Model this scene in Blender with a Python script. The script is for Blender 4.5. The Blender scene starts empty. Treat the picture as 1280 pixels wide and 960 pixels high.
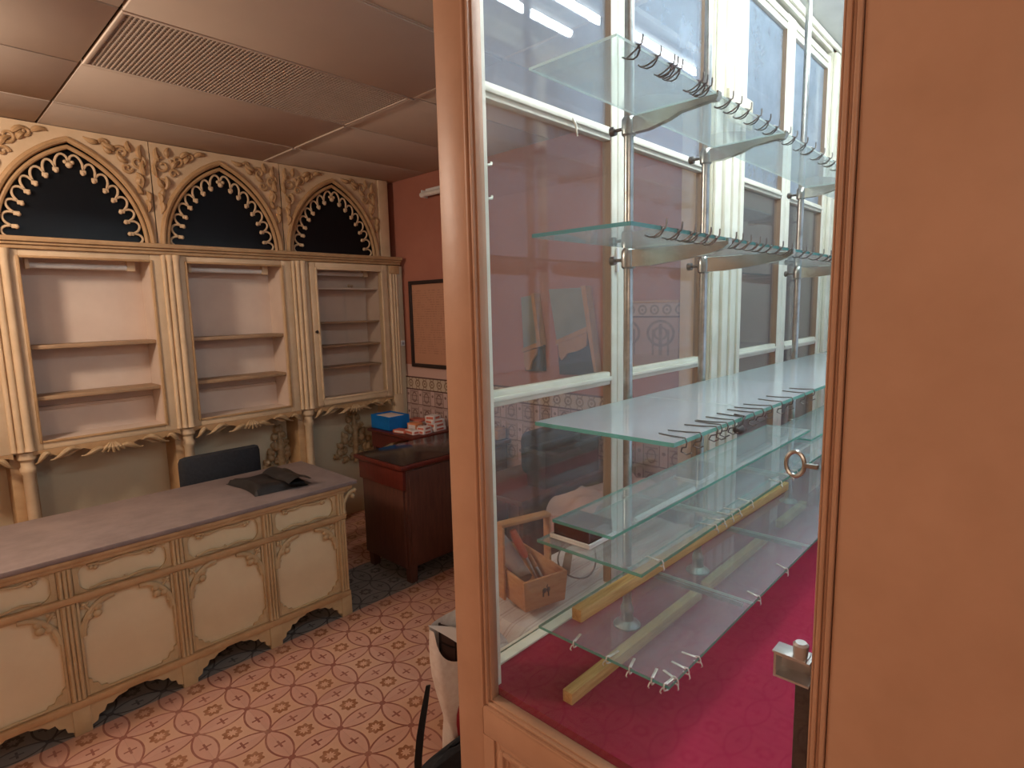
import bpy, bmesh, math, random
from math import sin, cos, pi, sqrt, radians
from mathutils import Vector, Matrix
random.seed(7)
SC = bpy.context.scene
COL = SC.collection

# ------------------------------------------------------------------ node helpers
class V:
    """a value socket with arithmetic, for writing procedural patterns compactly"""
    def __init__(s, nt, sock): s.nt, s.s = nt, sock
    def _m(s, op, *a):
        n = s.nt.nodes.new('ShaderNodeMath'); n.operation = op
        for i, x in enumerate((s,) + a):
            if isinstance(x, V): s.nt.links.new(x.s, n.inputs[i])
            else: n.inputs[i].default_value = x
        return V(s.nt, n.outputs[0])
    def __add__(s, o): return s._m('ADD', o)
    __radd__ = __add__
    def __sub__(s, o): return s._m('SUBTRACT', o)
    def __rsub__(s, o): return s._m('MULTIPLY', -1.0)._m('ADD', o)
    def __mul__(s, o): return s._m('MULTIPLY', o)
    __rmul__ = __mul__
    def __truediv__(s, o): return s._m('DIVIDE', o)
    def abs(s): return s._m('ABSOLUTE')
    def fract(s): return s._m('FRACT')
    def floor(s): return s._m('FLOOR')
    def sqrt(s): return s._m('SQRT')
    def pow(s, o): return s._m('POWER', o)
    def sin(s): return s._m('SINE')
    def max(s, o): return s._m('MAXIMUM', o)
    def min(s, o): return s._m('MINIMUM', o)
    def atan2(s, o): return s._m('ARCTAN2', o)
    def lt(s, o): return s._m('LESS_THAN', o)
    def gt(s, o): return s._m('GREATER_THAN', o)
    def clamp(s): return s.max(0.0).min(1.0)

def new_mat(name):
    m = bpy.data.materials.new(name); m.use_nodes = True
    nt = m.node_tree; nt.nodes.clear()
    out = nt.nodes.new('ShaderNodeOutputMaterial')
    return m, nt, out
def coords(nt):
    tc = nt.nodes.new('ShaderNodeNewGeometry')
    sp = nt.nodes.new('ShaderNodeSeparateXYZ'); nt.links.new(tc.outputs['Position'], sp.inputs[0])
    return V(nt, sp.outputs[0]), V(nt, sp.outputs[1]), V(nt, sp.outputs[2]), tc.outputs['Position']
def objco(nt):
    tc = nt.nodes.new('ShaderNodeTexCoord'); return tc.outputs['Object']
def noise(nt, vec, scale, detail=3, rough=.55, stretch=None):
    if stretch:
        mp = nt.nodes.new('ShaderNodeMapping'); mp.inputs['Scale'].default_value = stretch
        nt.links.new(vec, mp.inputs[0]); vec = mp.outputs[0]
    n = nt.nodes.new('ShaderNodeTexNoise'); n.inputs['Scale'].default_value = scale
    n.inputs['Detail'].default_value = detail; n.inputs['Roughness'].default_value = rough
    nt.links.new(vec, n.inputs['Vector']); return V(nt, n.outputs[0])
def mixc(nt, fac, a, b):
    n = nt.nodes.new('ShaderNodeMix'); n.data_type = 'RGBA'
    for k, x in ((0, fac), (6, a), (7, b)):
        if isinstance(x, V): nt.links.new(x.s, n.inputs[k])
        elif isinstance(x, bpy.types.NodeSocket): nt.links.new(x, n.inputs[k])
        elif isinstance(x, tuple): n.inputs[k].default_value = (*x, 1)
        else: n.inputs[k].default_value = x
    return n.outputs[2]
def bsdf(nt, out, col, rough=.5, metal=0., spec=.5, bump=None, bstr=.2, bdist=.01, **kw):
    p = nt.nodes.new('ShaderNodeBsdfPrincipled')
    if isinstance(col, tuple): p.inputs['Base Color'].default_value = (*col, 1)
    else: nt.links.new(col, p.inputs['Base Color'])
    if isinstance(rough, V): nt.links.new(rough.s, p.inputs['Roughness'])
    else: p.inputs['Roughness'].default_value = rough
    p.inputs['Metallic'].default_value = metal
    p.inputs['Specular IOR Level'].default_value = spec
    for k, v in kw.items(): p.inputs[k].default_value = v
    if bump is not None:
        b = nt.nodes.new('ShaderNodeBump'); b.inputs['Strength'].default_value = bstr; b.inputs['Distance'].default_value = bdist
        nt.links.new(bump.s, b.inputs['Height']); nt.links.new(b.outputs[0], p.inputs['Normal'])
    nt.links.new(p.outputs[0], out.inputs[0])
    return p
def paint(name, c, c2=None, rough=.5, scale=9, metal=0., bstr=.12, spec=.4, stretch=None, amount=1.0, **kw):
    """paint / wood / metal: two tones mixed by noise, a little bump"""
    m, nt, out = new_mat(name); vec = objco(nt)
    n = noise(nt, vec, scale, 4, .6, stretch)
    f = ((n - .36) * 3.2 * amount).clamp()
    c2 = c2 or tuple(x * .82 for x in c)
    bsdf(nt, out, mixc(nt, f, c, c2), rough, metal, spec, noise(nt, vec, scale * 5, 3, .6, stretch), bstr, .004, **kw)
    return m

MT = {}
MT['peach'] = paint('peach_paint', (.50, .285, .18), (.44, .245, .15), .42, 6)
MT['cream'] = paint('cream_paint', (.80, .79, .68), (.72, .70, .58), .4, 14, bstr=.25)
MT['creamdirty'] = paint('dirty_cream_paint', (.66, .62, .47), (.50, .44, .30), .45, 20, bstr=.25)
MT['brownedge'] = paint('brown_edge_paint', (.30, .22, .155), None, .5)
MT['felt'] = paint('red_felt', (.28, .013, .046), (.23, .010, .037), .95, 3, spec=.1, bstr=.0)
MT['chrome'] = paint('worn_chrome', (.52, .54, .53), (.34, .35, .33), .28, 30, metal=1., bstr=.05)
MT['brass'] = paint('worn_nickel', (.60, .61, .58), (.44, .42, .35), .2, 8, metal=1., bstr=.05, amount=1.3)
MT['steel'] = paint('steel_wire', (.24, .23, .22), (.14, .13, .12), .35, 40, metal=1.)
MT['tabmetal'] = paint('clip_tab_metal', (.80, .79, .75), (.55, .50, .42), .4, 40, metal=.6)
MT['pine'] = paint('pine_batten', (.62, .40, .15), (.45, .26, .085), .6, 5, stretch=(2, 30, 30))
MT['boxwood'] = paint('toolbox_wood', (.56, .28, .125), (.44, .20, .085), .55, 5, stretch=(4, 4, 22))
MT['gothic'] = paint('gothic_cream', (.68, .50, .32), (.60, .43, .26), .5, 8)
MT['gothicdark'] = paint('gothic_tan', (.50, .31, .155), (.40, .235, .11), .5, 12)
MT['gothicpale'] = paint('gothic_panel_pale', (.70, .58, .38), (.65, .53, .34), .5, 5)
MT['deskframe'] = paint('gothic_desk_tan', (.53, .385, .215), (.46, .325, .175), .5, 9)
MT['carved'] = paint('carved_ochre', (.50, .35, .20), (.34, .21, .10), .55, 25, amount=1.1)
MT['interior'] = paint('cabinet_lining', (.70, .56, .46), (.64, .50, .41), .6, 4)
MT['greenish'] = paint('old_green_cream', (.64, .53, .36), (.58, .49, .34), .55, 3)
MT['shelfwood'] = paint('shelf_edge_brown', (.40, .25, .14), None, .5, 8)
MT['blackglass'] = paint('dark_glass', (.006, .0065, .008), None, .35, 4, spec=.2)
MT['mahogany'] = paint('mahogany', (.125, .022, .014), (.085, .016, .011), .32, 4, stretch=(14, 14, 2))
MT['darkbrown'] = paint('dark_walnut', (.108, .040, .026), (.072, .027, .019), .38, 4, stretch=(14, 14, 2))
MT['glasstop'] = paint('black_desk_top', (.030, .020, .018), None, .16, 5)
MT['stone'] = paint('grey_stone_top', (.26, .20, .185), (.20, .155, .145), .45, 10)
MT['black'] = paint('black_leather', (.012, .011, .012), (.02, .018, .018), .5, 30, bstr=.3)
MT['blackcloth'] = paint('black_fabric', (.014, .016, .021), (.022, .024, .03), .85, 60, bstr=.4)
MT['blue'] = paint('blue_card', (.004, .16, .50), None, .5)
MT['white'] = paint('white_plastic', (.80, .80, .78), (.75, .75, .74), .35)
MT['whitecard'] = paint('white_card', (.74, .66, .62), (.70, .60, .55), .6)
MT['redcard'] = paint('red_print', (.62, .16, .10), None, .6)
MT['orangecard'] = paint('orange_print', (.66, .24, .10), None, .6)
MT['wine'] = paint('dark_wine_lining', (.045, .006, .010), (.018, .003, .006), .25, 12)
MT['canvas'] = paint('white_canvas', (.70, .62, .56), (.62, .52, .46), .85, 40, bstr=.3)
MT['redcloth'] = paint('red_cloth', (.30, .015, .025), None, .7, 20)
MT['mesh'] = paint('brown_mesh', (.10, .05, .04), None, .8)
MT['strap'] = paint('black_webbing', (.008, .008, .009), None, .7)
MT['pinkcloth'] = paint('pale_pink_cloth', (.58, .38, .32), (.5, .32, .27), .9, 8)
MT['orangeplastic'] = paint('orange_handle', (.62, .12, .04), None, .35)
MT['greypipe'] = paint('grey_tube', (.34, .27, .25), None, .5)
MT['greypad'] = paint('grey_green_glass', (.27, .29, .24), (.20, .22, .18), .3, 3)
MT['chairwood'] = paint('ochre_wood', (.48, .24, .10), (.36, .18, .08), .5, 8)
MT['teal'] = paint('dark_teal', (.03, .04, .04), None, .6)
MT['iron'] = paint('dark_iron', (.035, .018, .014), (.02, .012, .010), .55, 20, bstr=.4)
MT['alu'] = paint('dull_aluminium', (.60, .58, .56), (.5, .48, .46), .4, 20, metal=.85)
MT['ceil'] = paint('ceiling_panel', (.57, .46, .37), (.53, .425, .34), .8, 2)
MT['ceildark'] = paint('ceiling_void', (.06, .04, .03), None, .9)
MT['whiteceil'] = paint('showcase_ceiling_paint', (.74, .77, .78), None, .6, 3)
MT['wall_dark'] = paint('dark_recess_paint', (.10, .085, .09), None, .8, 3)
MT['wall_plain'] = paint('plain_wall_paint', (.55, .42, .32), None, .8, 3)
MT['tubecap'] = paint('tube_cap', (.5, .5, .5), None, .4, metal=.5)

def emis(name, c, s):
    m, nt, out = new_mat(name)
    e = nt.nodes.new('ShaderNodeEmission'); e.inputs[0].default_value = (*c, 1); e.inputs[1].default_value = s
    nt.links.new(e.outputs[0], out.inputs[0]); return m
MT['tube'] = emis('fluorescent_tube_glow', (.88, .97, 1.), 74.)
MT['tubeoff'] = paint('unlit_tube', (.78, .72, .66), None, .3)

def pane_mat(name, tint, dust_haze, dust_haze_col=(.75, .78, .80), refl=1.0, mott=1.2):
    """clear sheet glass: tinted see-through, Schlick reflection, thin dust film that on high panes paints in reflected haze"""
    m, nt, out = new_mat(name)
    lw = nt.nodes.new('ShaderNodeLayerWeight'); lw.inputs[0].default_value = .5
    fc = V(nt, lw.outputs['Facing'])
    F = (fc.pow(5.0) * .96 + .04) * refl
    cs = (1.0 - fc) + .06
    sp = noise(nt, objco(nt), 7, 5, .7)
    d = ((sp * mott + (1.0 - mott / 2)) * dust_haze / cs).min(.75)
    tr = nt.nodes.new('ShaderNodeBsdfTransparent'); tr.inputs[0].default_value = (*tint, 1)
    df = nt.nodes.new('ShaderNodeBsdfDiffuse'); df.inputs[0].default_value = (*dust_haze_col, 1)
    tl = nt.nodes.new('ShaderNodeBsdfTranslucent'); tl.inputs[0].default_value = (*dust_haze_col, 1)
    gl = nt.nodes.new('ShaderNodeBsdfGlossy'); gl.inputs['Roughness'].default_value = .012
    def mix(f, a, b):
        n = nt.nodes.new('ShaderNodeMixShader')
        if isinstance(f, V): nt.links.new(f.s, n.inputs[0])
        else: n.inputs[0].default_value = f
        nt.links.new(a.outputs[0], n.inputs[1]); nt.links.new(b.outputs[0], n.inputs[2]); return n
    o = mix(F, mix(d, tr, mix(.4, df, tl)), gl)
    nt.links.new(o.outputs[0], out.inputs[0]); return m
MT['pane'] = pane_mat('old_window_glass', (.95, .965, .97), .030, (.66, .74, .82))
MT['pane_high'] = pane_mat('reflection_haze_high_glass', (.93, .96, .97), .15, (.58, .72, .88))  # bluish film made strong to paint in the reflected haze of the high panes
MT['endglass'] = pane_mat('end_window_glass', (.97, .975, .975), .005)
MT['shelfglass'] = pane_mat('shelf_glass', (.92, .97, .955), .085, (.74, .85, .91), 1.0, .12)
MT['dustyglass'] = pane_mat('dusty_shelf_glass', (.92, .97, .955), .155, (.74, .85, .91), 1.0, .12)
MT['roomglass'] = pane_mat('cabinet_glass', (.97, .97, .96), .004)
def edge_mat(name, ct, cd, cp, ft):
    m, nt, out = new_mat(name)
    a = nt.nodes.new('ShaderNodeBsdfTranslucent'); a.inputs[0].default_value = (*ct, 1)
    b = nt.nodes.new('ShaderNodeBsdfDiffuse'); b.inputs[0].default_value = (*cd, 1)
    t = nt.nodes.new('ShaderNodeBsdfTransparent'); t.inputs[0].default_value = (*cp, 1)
    g = nt.nodes.new('ShaderNodeBsdfGlossy'); g.inputs['Roughness'].default_value = .1; g.inputs[0].default_value = (.8, 1, .92, 1)
    def mx(f, x, y):
        n = nt.nodes.new('ShaderNodeMixShader'); n.inputs[0].default_value = f
        nt.links.new(x.outputs[0], n.inputs[1]); nt.links.new(y.outputs[0], n.inputs[2]); return n
    o = mx(.12, mx(ft, mx(.5, a, b), t), g)
    nt.links.new(o.outputs[0], out.inputs[0]); return m
MT['tealedge'] = edge_mat('teal_glass_edge', (.05, .32, .32), (.03, .20, .21), (.25, .6, .58), .2)
MT['paleedge'] = edge_mat('pale_glass_edge', (.80, .92, .87), (.80, .90, .86), (.8, .95, .9), .3)
MT['glassedge'] = edge_mat('green_glass_edge', (.12, .52, .40), (.07, .34, .26), (.35, .75, .62), .3)

def floor_mat():
    m, nt, out = new_mat('patterned_cement_tiles')
    x, y, z, pos = coords(nt)
    u = ((x - 1.048) / .2).fract(); v = ((y - 2.170) / .2).fract()
    a = (u - .5).abs(); b = (v - .5).abs()
    mx = a.max(b); mn = a.min(b)
    q = 1.0 - mx
    d = (q * q + mn * mn).sqrt()
    line = (d - .7071).abs().lt(.019)
    petal = d.lt(.7071)
    e = .5 - mx
    cross = (e.lt(.021) * mn.lt(.11)).max(mn.lt(.021) * e.lt(.11))
    r = (a * a + b * b).sqrt()
    th = (u - .5).atan2(v - .5)
    ring = (r + (th * 8.0).sin() * .022 - .125).abs().lt(.046)
    dq = ((.5 - a) * (.5 - a) + (.5 - b) * (.5 - b)).sqrt().lt(.07)
    n1 = noise(nt, pos, 2.2, 4, .6); n2 = noise(nt, pos, 14, 4, .6)
    tone = ((n1 - .3) * 2.0).clamp()
    tu = ((x - 1.048) / .2).floor(); tv = ((y - 2.170) / .2).floor()
    rnd = ((tu * 12.9898 + tv * 78.233).sin() * 43758.5).fract()
    pc = mixc(nt, petal, mixc(nt, tone, (.53, .295, .19), (.46, .25, .165)), mixc(nt, tone, (.50, .262, .195), (.43, .22, .16)))
    pc = mixc(nt, rnd * .25, pc, (.60, .40, .30))
    gc = mixc(nt, petal, (.24, .205, .18), (.205, .18, .16))
    grey = y.gt(2.72) * y.lt(3.21)
    base = mixc(nt, grey, pc, gc)
    lc = mixc(nt, grey, (.25, .085, .062), (.055, .045, .042))
    rc = mixc(nt, grey, (.27, .105, .05), (.075, .055, .048))
    wear = ((n2 - .30) * 4.0).clamp() * .35 + .6
    c = mixc(nt, ring * wear, base, rc)
    c = mixc(nt, line.max(cross).max(dq) * wear, c, lc)
    joint = mx.gt(.4955)
    c = mixc(nt, joint * .25, c, (.2, .12, .09))
    bsdf(nt, out, c, n2 * .25 + .32, 0., .4, noise(nt, pos, 60, 2), .05, .002)
    return m
MT['floor'] = floor_mat()

def pinkwall_mat():
    m, nt, out = new_mat('terracotta_pink_paint')
    x, y, z, pos = coords(nt)
    n = noise(nt, pos, 2.5, 5, .6)
    c = mixc(nt, ((n - .35) * 2.5).clamp(), (.42, .165, .112), (.36, .135, .092))
    pale = (z - 1.10).gt(0.) * z.lt(1.205) * y.gt(3.3)
    c = mixc(nt, pale, c, (.56, .36, .30))
    bsdf(nt, out, c, .7, 0., .25, noise(nt, pos, 30, 4), .15, .004); return m
MT['pink'] = pinkwall_mat()

def wainscot_mat():
    m, nt, out = new_mat('printed_wall_tiles')
    x, y, z, pos = coords(nt)
    s = y + x                                         # runs along either wall direction
    n = noise(nt, pos, 20, 3)
    # frieze of rings
    u = (s / .09).fract() - .5; w = (z - 1.055) / .09
    r = (u * u + w * w).sqrt()
    swirl = (r - .28).abs().lt(.07).max((r - .05).abs().lt(.06)).max(((u * 2.0).abs() - w.abs()).abs().lt(.09) * r.gt(.3))
    frieze = z.gt(1.005)
    fl = (z - 1.005).abs().lt(.005).max((z - 1.102).abs().lt(.005))
    # body motif : arcades and upright blocks
    p = (s / .155).fract() - .5; zz = ((z - .86) / .145).fract() - .5
    tower = p.abs().lt(.17) * zz.gt(-.34)
    edge = ((p.abs() - .17).abs().lt(.02) * zz.gt(-.34)).max(((zz + .34).abs().lt(.025)))
    dotp = ((p * p) + (zz - .2) * (zz - .2)).sqrt().lt(.075)
    side = (p.abs().gt(.24)) * ((zz * 4.0).fract() - .5).abs().lt(.12)
    arch = ((((p.abs() - .5) * (p.abs() - .5) * 2.2) + (zz - .05) * (zz - .05)).sqrt() - .26).abs().lt(.035)
    body = edge.max(dotp).max(side * .7).max(arch)
    low = z.lt(.60)
    bg = mixc(nt, tower, (.43, .30, .265), (.54, .375, .335))
    c = mixc(nt, body * (n * .6 + .45), bg, (.13, .065, .05))
    c = mixc(nt, low, c, (.44, .25, .20))
    fz = mixc(nt, swirl * (n * .6 + .5), (.53, .41, .31), (.20, .115, .07))
    c = mixc(nt, frieze, c, fz)
    c = mixc(nt, fl, c, (.12, .06, .05))
    bsdf(nt, out, c, .25, 0., .5); return m
MT['wainscot'] = wainscot_mat()
def mural_mat():
    m, nt, out = new_mat('printed_tile_frieze_panel')
    x, y, z, pos = coords(nt)
    n = noise(nt, pos, 22, 3)
    u = (y / .075).fract() - .5; w = (z - 1.618) / .075
    r = (u * u + w * w).sqrt()
    sw = (r - .3).abs().lt(.08).max(r.lt(.1))
    p = (y / .21).fract() - .5; q = (z - 1.49) / .21
    rr = (p * p * .8 + q * q * 1.1).sqrt()
    fig = (rr - .33).abs().lt(.035).max((p.abs().lt(.05)) * q.lt(.25)).max(((p.abs() - .22).abs().lt(.03)) * q.lt(.1)).max((rr - .16).abs().lt(.03))
    c = mixc(nt, fig * (n * .8 + .3), (.40, .25, .215), (.13, .07, .065))
    c = mixc(nt, z.lt(1.37), c, (.36, .215, .19))
    fz = mixc(nt, sw * (n * .5 + .5), (.42, .29, .24), (.15, .085, .07))
    c = mixc(nt, z.gt(1.58), c, fz)
    c = mixc(nt, (z - 1.58).abs().lt(.005), c, (.12, .06, .05))
    bsdf(nt, out, c, .4, 0., .4); return m
MT['mural'] = mural_mat()
def paper_mat():
    m, nt, out = new_mat('aged_printed_sheet')
    x, y, z, pos = coords(nt)
    ln = ((z / .018).fract() - .5).abs().lt(.17)
    n = noise(nt, pos, 60, 2, .5, (1, 1, .3))
    inside = z.gt(1.29) * z.lt(1.80)
    f = ln * inside * ((n - .45) * 8.).clamp() * .55
    c = mixc(nt, f, (.50, .25, .155), (.24, .10, .065))
    bsdf(nt, out, c, .35, 0., .4); return m
MT['paper'] = paper_mat()
def stripe_mat():
    m, nt, out = new_mat('white_striped_cloth')
    x, y, z, pos = coords(nt)
    t = (y + z * .6) / .055
    f = ((t.fract() - .5).abs().lt(.05)).max(((t + .22).fract() - .5).abs().lt(.03))
    n = noise(nt, pos, 6, 4)
    c = mixc(nt, ((n - .35) * 2.).clamp(), (.72, .69, .66), (.63, .59, .56))
    c = mixc(nt, f * .45, c, (.38, .31, .28))
    bsdf(nt, out, c, .9, 0., .1, noise(nt, pos, 40, 3), .3, .004); return m
MT['stripe'] = stripe_mat()

# ------------------------------------------------------------------ mesh helpers
class MB:
    def __init__(s): s.v, s.f, s.mi = [], [], []
    def add(s, vs, fs, mi=0):
        b = len(s.v); s.v += [tuple(p) for p in vs]
        s.f += [tuple(b + i for i in f) for f in fs]; s.mi += [mi] * len(fs); return s
    def box(s, x0, x1, y0, y1, z0, z1, c=0., mi=0, R=None):
        """box, chamfered by c"""
        if x0 > x1: x0, x1 = x1, x0
        if y0 > y1: y0, y1 = y1, y0
        if z0 > z1: z0, z1 = z1, z0
        c = min(c, (x1 - x0) * .45, (y1 - y0) * .45, (z1 - z0) * .45)
        if c <= 0:
            vs = [(x, y, z) for x in (x0, x1) for y in (y0, y1) for z in (z0, z1)]
            fs = [(0, 1, 3, 2), (4, 6, 7, 5), (0, 4, 5, 1), (2, 3, 7, 6), (0, 2, 6, 4), (1, 5, 7, 3)]
        else:
            bm = bmesh.new(); bmesh.ops.create_cube(bm, size=1)
            for p in bm.verts:
                p.co = Vector(((x0 + x1) / 2 + p.co.x * (x1 - x0), (y0 + y1) / 2 + p.co.y * (y1 - y0), (z0 + z1) / 2 + p.co.z * (z1 - z0)))
            bmesh.ops.bevel(bm, geom=bm.edges[:], offset=c, segments=2, profile=.5, affect='EDGES')
            bm.verts.index_update()
            vs = [tuple(p.co) for p in bm.verts]; fs = [tuple(p.index for p in f.verts) for f in bm.faces]; bm.free()
        if R is not None: vs = [tuple(R @ Vector(p)) for p in vs]
        return s.add(vs, fs, mi)
    def prism(s, poly, axis, a, b, mi=0):
        """polygon (2D) extruded along axis between a and b. axis 'y': poly=(x,z); 'x': (y,z); 'z': (x,y)"""
        def P(p, t): return {'y': (p[0], t, p[1]), 'x': (t, p[0], p[1]), 'z': (p[0], p[1], t)}[axis]
        n = len(poly)
        vs = [P(p, a) for p in poly] + [P(p, b) for p in poly]
        fs = [tuple(range(n))[::-1], tuple(range(n, 2 * n))] + [(i, (i + 1) % n, n + (i + 1) % n, n + i) for i in range(n)]
        return s.add(vs, fs, mi)
    def tube(s, pts, r, seg=8, cap=True, flat=None, mi=0, closed=False):
        pts = [Vector(p) for p in pts]; n = len(pts)
        rs = r if isinstance(r, (list, tuple)) else [r] * n
        vs, fs = [], []
        t0 = (pts[1] - pts[0]).normalized()
        ref = Vector((0, 0, 1)) if abs(t0.z) < .9 else Vector((1, 0, 0))
        nrm = (ref - t0 * ref.dot(t0)).normalized()
        for i in range(n):
            if closed: t = (pts[(i + 1) % n] - pts[i - 1]).normalized()
            else: t = (pts[min(i + 1, n - 1)] - pts[max(i - 1, 0)]).normalized()
            nrm = nrm - t * nrm.dot(t)
            nrm = nrm.normalized() if nrm.length > 1e-6 else t.orthogonal().normalized()
            bn = t.cross(nrm)
            for k in range(seg):
                a = 2 * pi * k / seg
                o = nrm * cos(a) * rs[i] + bn * sin(a) * rs[i]
                if flat: o = Vector((o.x * flat[0], o.y * flat[1], o.z * flat[2]))
                vs.append(pts[i] + o)
        m = n if closed else n - 1
        for i in range(m):
            for k in range(seg):
                j = (i + 1) % n
                fs.append((i * seg + k, i * seg + (k + 1) % seg, j * seg + (k + 1) % seg, j * seg + k))
        if cap and not closed:
            fs.append(tuple(range(seg))[::-1]); fs.append(tuple((n - 1) * seg + k for k in range(seg)))
        return s.add(vs, fs, mi)
    def lathe(s, cx, cy, prof, seg=20, mi=0):
        vs, fs = [], []
        for r, z in prof:
            for k in range(seg):
                a = 2 * pi * k / seg; vs.append((cx + r * cos(a), cy + r * sin(a), z))
        for i in range(len(prof) - 1):
            for k in range(seg):
                fs.append((i * seg + k, i * seg + (k + 1) % seg, (i + 1) * seg + (k + 1) % seg, (i + 1) * seg + k))
        fs.append(tuple(range(seg))[::-1]); fs.append(tuple((len(prof) - 1) * seg + k for k in range(seg)))
        return s.add(vs, fs, mi)
    def ball(s, c, r, mi=0, sc=(1, 1, 1), seg=10, rings=6):
        vs, fs = [], []
        for i in range(1, rings):
            a = pi * i / rings
            for k in range(seg):
                b = 2 * pi * k / seg
                vs.append((c[0] + r * sc[0] * sin(a) * cos(b), c[1] + r * sc[1] * sin(a) * sin(b), c[2] + r * sc[2] * cos(a)))
        top = len(vs); vs.append((c[0], c[1], c[2] + r * sc[2])); vs.append((c[0], c[1], c[2] - r * sc[2]))
        for i in range(rings - 2):
            for k in range(seg):
                fs.append((i * seg + k, (i + 1) * seg + k, (i + 1) * seg + (k + 1) % seg, i * seg + (k + 1) % seg))
        for k in range(seg):
            fs.append((top, k, (k + 1) % seg)); q = (rings - 2) * seg
            fs.append((top + 1, q + (k + 1) % seg, q + k))
        return s.add(vs, fs, mi)
    def grid(s, fn, nu, nv, mi=0):
        vs = [fn(i / nu, j / nv) for i in range(nu + 1) for j in range(nv + 1)]
        fs = [(i * (nv + 1) + j, (i + 1) * (nv + 1) + j, (i + 1) * (nv + 1) + j + 1, i * (nv + 1) + j + 1) for i in range(nu) for j in range(nv)]
        return s.add(vs, fs, mi)
    def turn(s, ang, cx, cy):
        c, n = cos(ang), sin(ang)
        s.v = [(cx + (x - cx) * c - (y - cy) * n, cy + (x - cx) * n + (y - cy) * c, z) for x, y, z in s.v]; return s

ORG = {}
def obj(name, mb, mats, parent=None, org=None):
    org = Vector(ORG[parent.name]) if parent is not None else Vector(org or (0, 0, 0))
    me = bpy.data.meshes.new(name)
    me.from_pydata([tuple(Vector(p) - org) for p in mb.v], [], mb.f)
    if not isinstance(mats, (list, tuple)): mats = [mats]
    for m in mats: me.materials.append(MT[m])
    me.polygons.foreach_set('material_index', mb.mi)
    bm = bmesh.new(); bm.from_mesh(me); bmesh.ops.recalc_face_normals(bm, faces=bm.faces[:]); bm.to_mesh(me); bm.free()
    me.polygons.foreach_set('use_smooth', [True] * len(me.polygons))
    me.set_sharp_from_angle(angle=radians(38)); me.update()
    o = bpy.data.objects.new(name, me); COL.objects.link(o)
    ORG[o.name] = tuple(org)
    if parent is not None: o.parent = parent
    else: o.location = org
    return o
def tag(o, label, cat, group=None):
    o['label'] = label; o['category'] = cat
    if group: o['group'] = group
    return o
def thing(name, loc, label, cat, group=None):
    o = bpy.data.objects.new(name, None); COL.objects.link(o); o.location = loc; o.empty_display_size = .05
    ORG[o.name] = tuple(loc); return tag(o, label, cat, group)
def struct(name, mb, mats, parent=None):
    o = obj(name, mb, mats, parent)
    if parent is None: o['kind'] = 'structure'
    return o
def arc(cx, cz, r, a0, a1, n):
    return [(cx + r * cos(a0 + (a1 - a0) * i / n), cz + r * sin(a0 + (a1 - a0) * i / n)) for i in range(n + 1)]

# ================================================================== THE SETTING
WX, WY, CZ = 2.88, 4.12, 2.66          # pink wall, cabinet wall, room ceiling
struct('floor', MB().box(-2.4, 4.6, -1.6, WY + .1, -.1, 0), 'floor')
c = MB()
for i in range(-3, 6):                 # suspended panels 1.2 x 0.6
    for j in range(-6, 4):
        x0, y0 = -2.96 + (i + 2) * 1.2 + 0.0, 2.345 + j * .6 - .6
        x0 = .64 + (i - 1) * 1.2
        x1, y1 = x0 + 1.2, y0 + .6
        if j == 1 and i == 1: continue                       # the grille sits here
        if y0 < .9 and x1 > .75: 
            if x0 >= .75: continue
            x1 = .74
        if x0 > 4.5 or y0 > 4.1: continue
        g = .005
        sag = .006 if (i, j) == (1, 0) else 0
        c.box(x0 + g, x1 - g, y0 + g, min(y1, WY + .1) - g, CZ - sag, CZ + .02, .002)
ceil = struct('ceiling', c, 'ceil')
struct('ceiling_void', MB().box(-2.4, .74, -1.6, WY + .1, CZ + .06, CZ + .1).box(.74, 4.6, .93, WY + .1, CZ + .06, CZ + .1), 'ceildark', ceil)
tb = MB()
for k in range(-1, 4): 
    y = 1.745 + .6 * k
    tb.box(.645, 1.829, y - .004, y + .011, CZ - .002, CZ + .003)
for k in range(-2, 5):
    y = 1.745 + .6 * k
    tb.box(1.834, 1.856, y + .012, y + .588, CZ - .007, CZ + .003)
struct('ceiling_grid', tb, 'ceil', ceil)
# air grille
vent = thing('ceiling_vent', (1.24, 2.64, CZ), 'long tan egg-crate air grille in the ceiling near the gothic arches', 'vent')
v = MB()
for k in range(75): v.box(.66 + k * 1.16 / 74 - .0025, .66 + k * 1.16 / 74 + .0025, 2.365, 2.925, CZ - .003, CZ + .012)
for k in range(29): v.box(.66, 1.82, 2.365 + k * .56 / 28 - .0015, 2.365 + k * .56 / 28 + .0015, CZ - .0025, CZ + .0115)
obj('grille', v, 'ceil', vent)
obj('frame', MB().box(.645, 1.835, 2.35, 2.366, CZ - .006, CZ + .012, .002).box(.645, 1.835, 2.924, 2.94, CZ - .006, CZ + .012, .002)
    .box(.645, .661, 2.366, 2.924, CZ - .006, CZ + .012, .002).box(1.819, 1.835, 2.366, 2.924, CZ - .006, CZ + .012, .002), 'ceil', vent)
obj('backing', MB().box(.65, 1.83, 2.36, 2.93, CZ + .03, CZ + .035), 'ceildark', vent)

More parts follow.
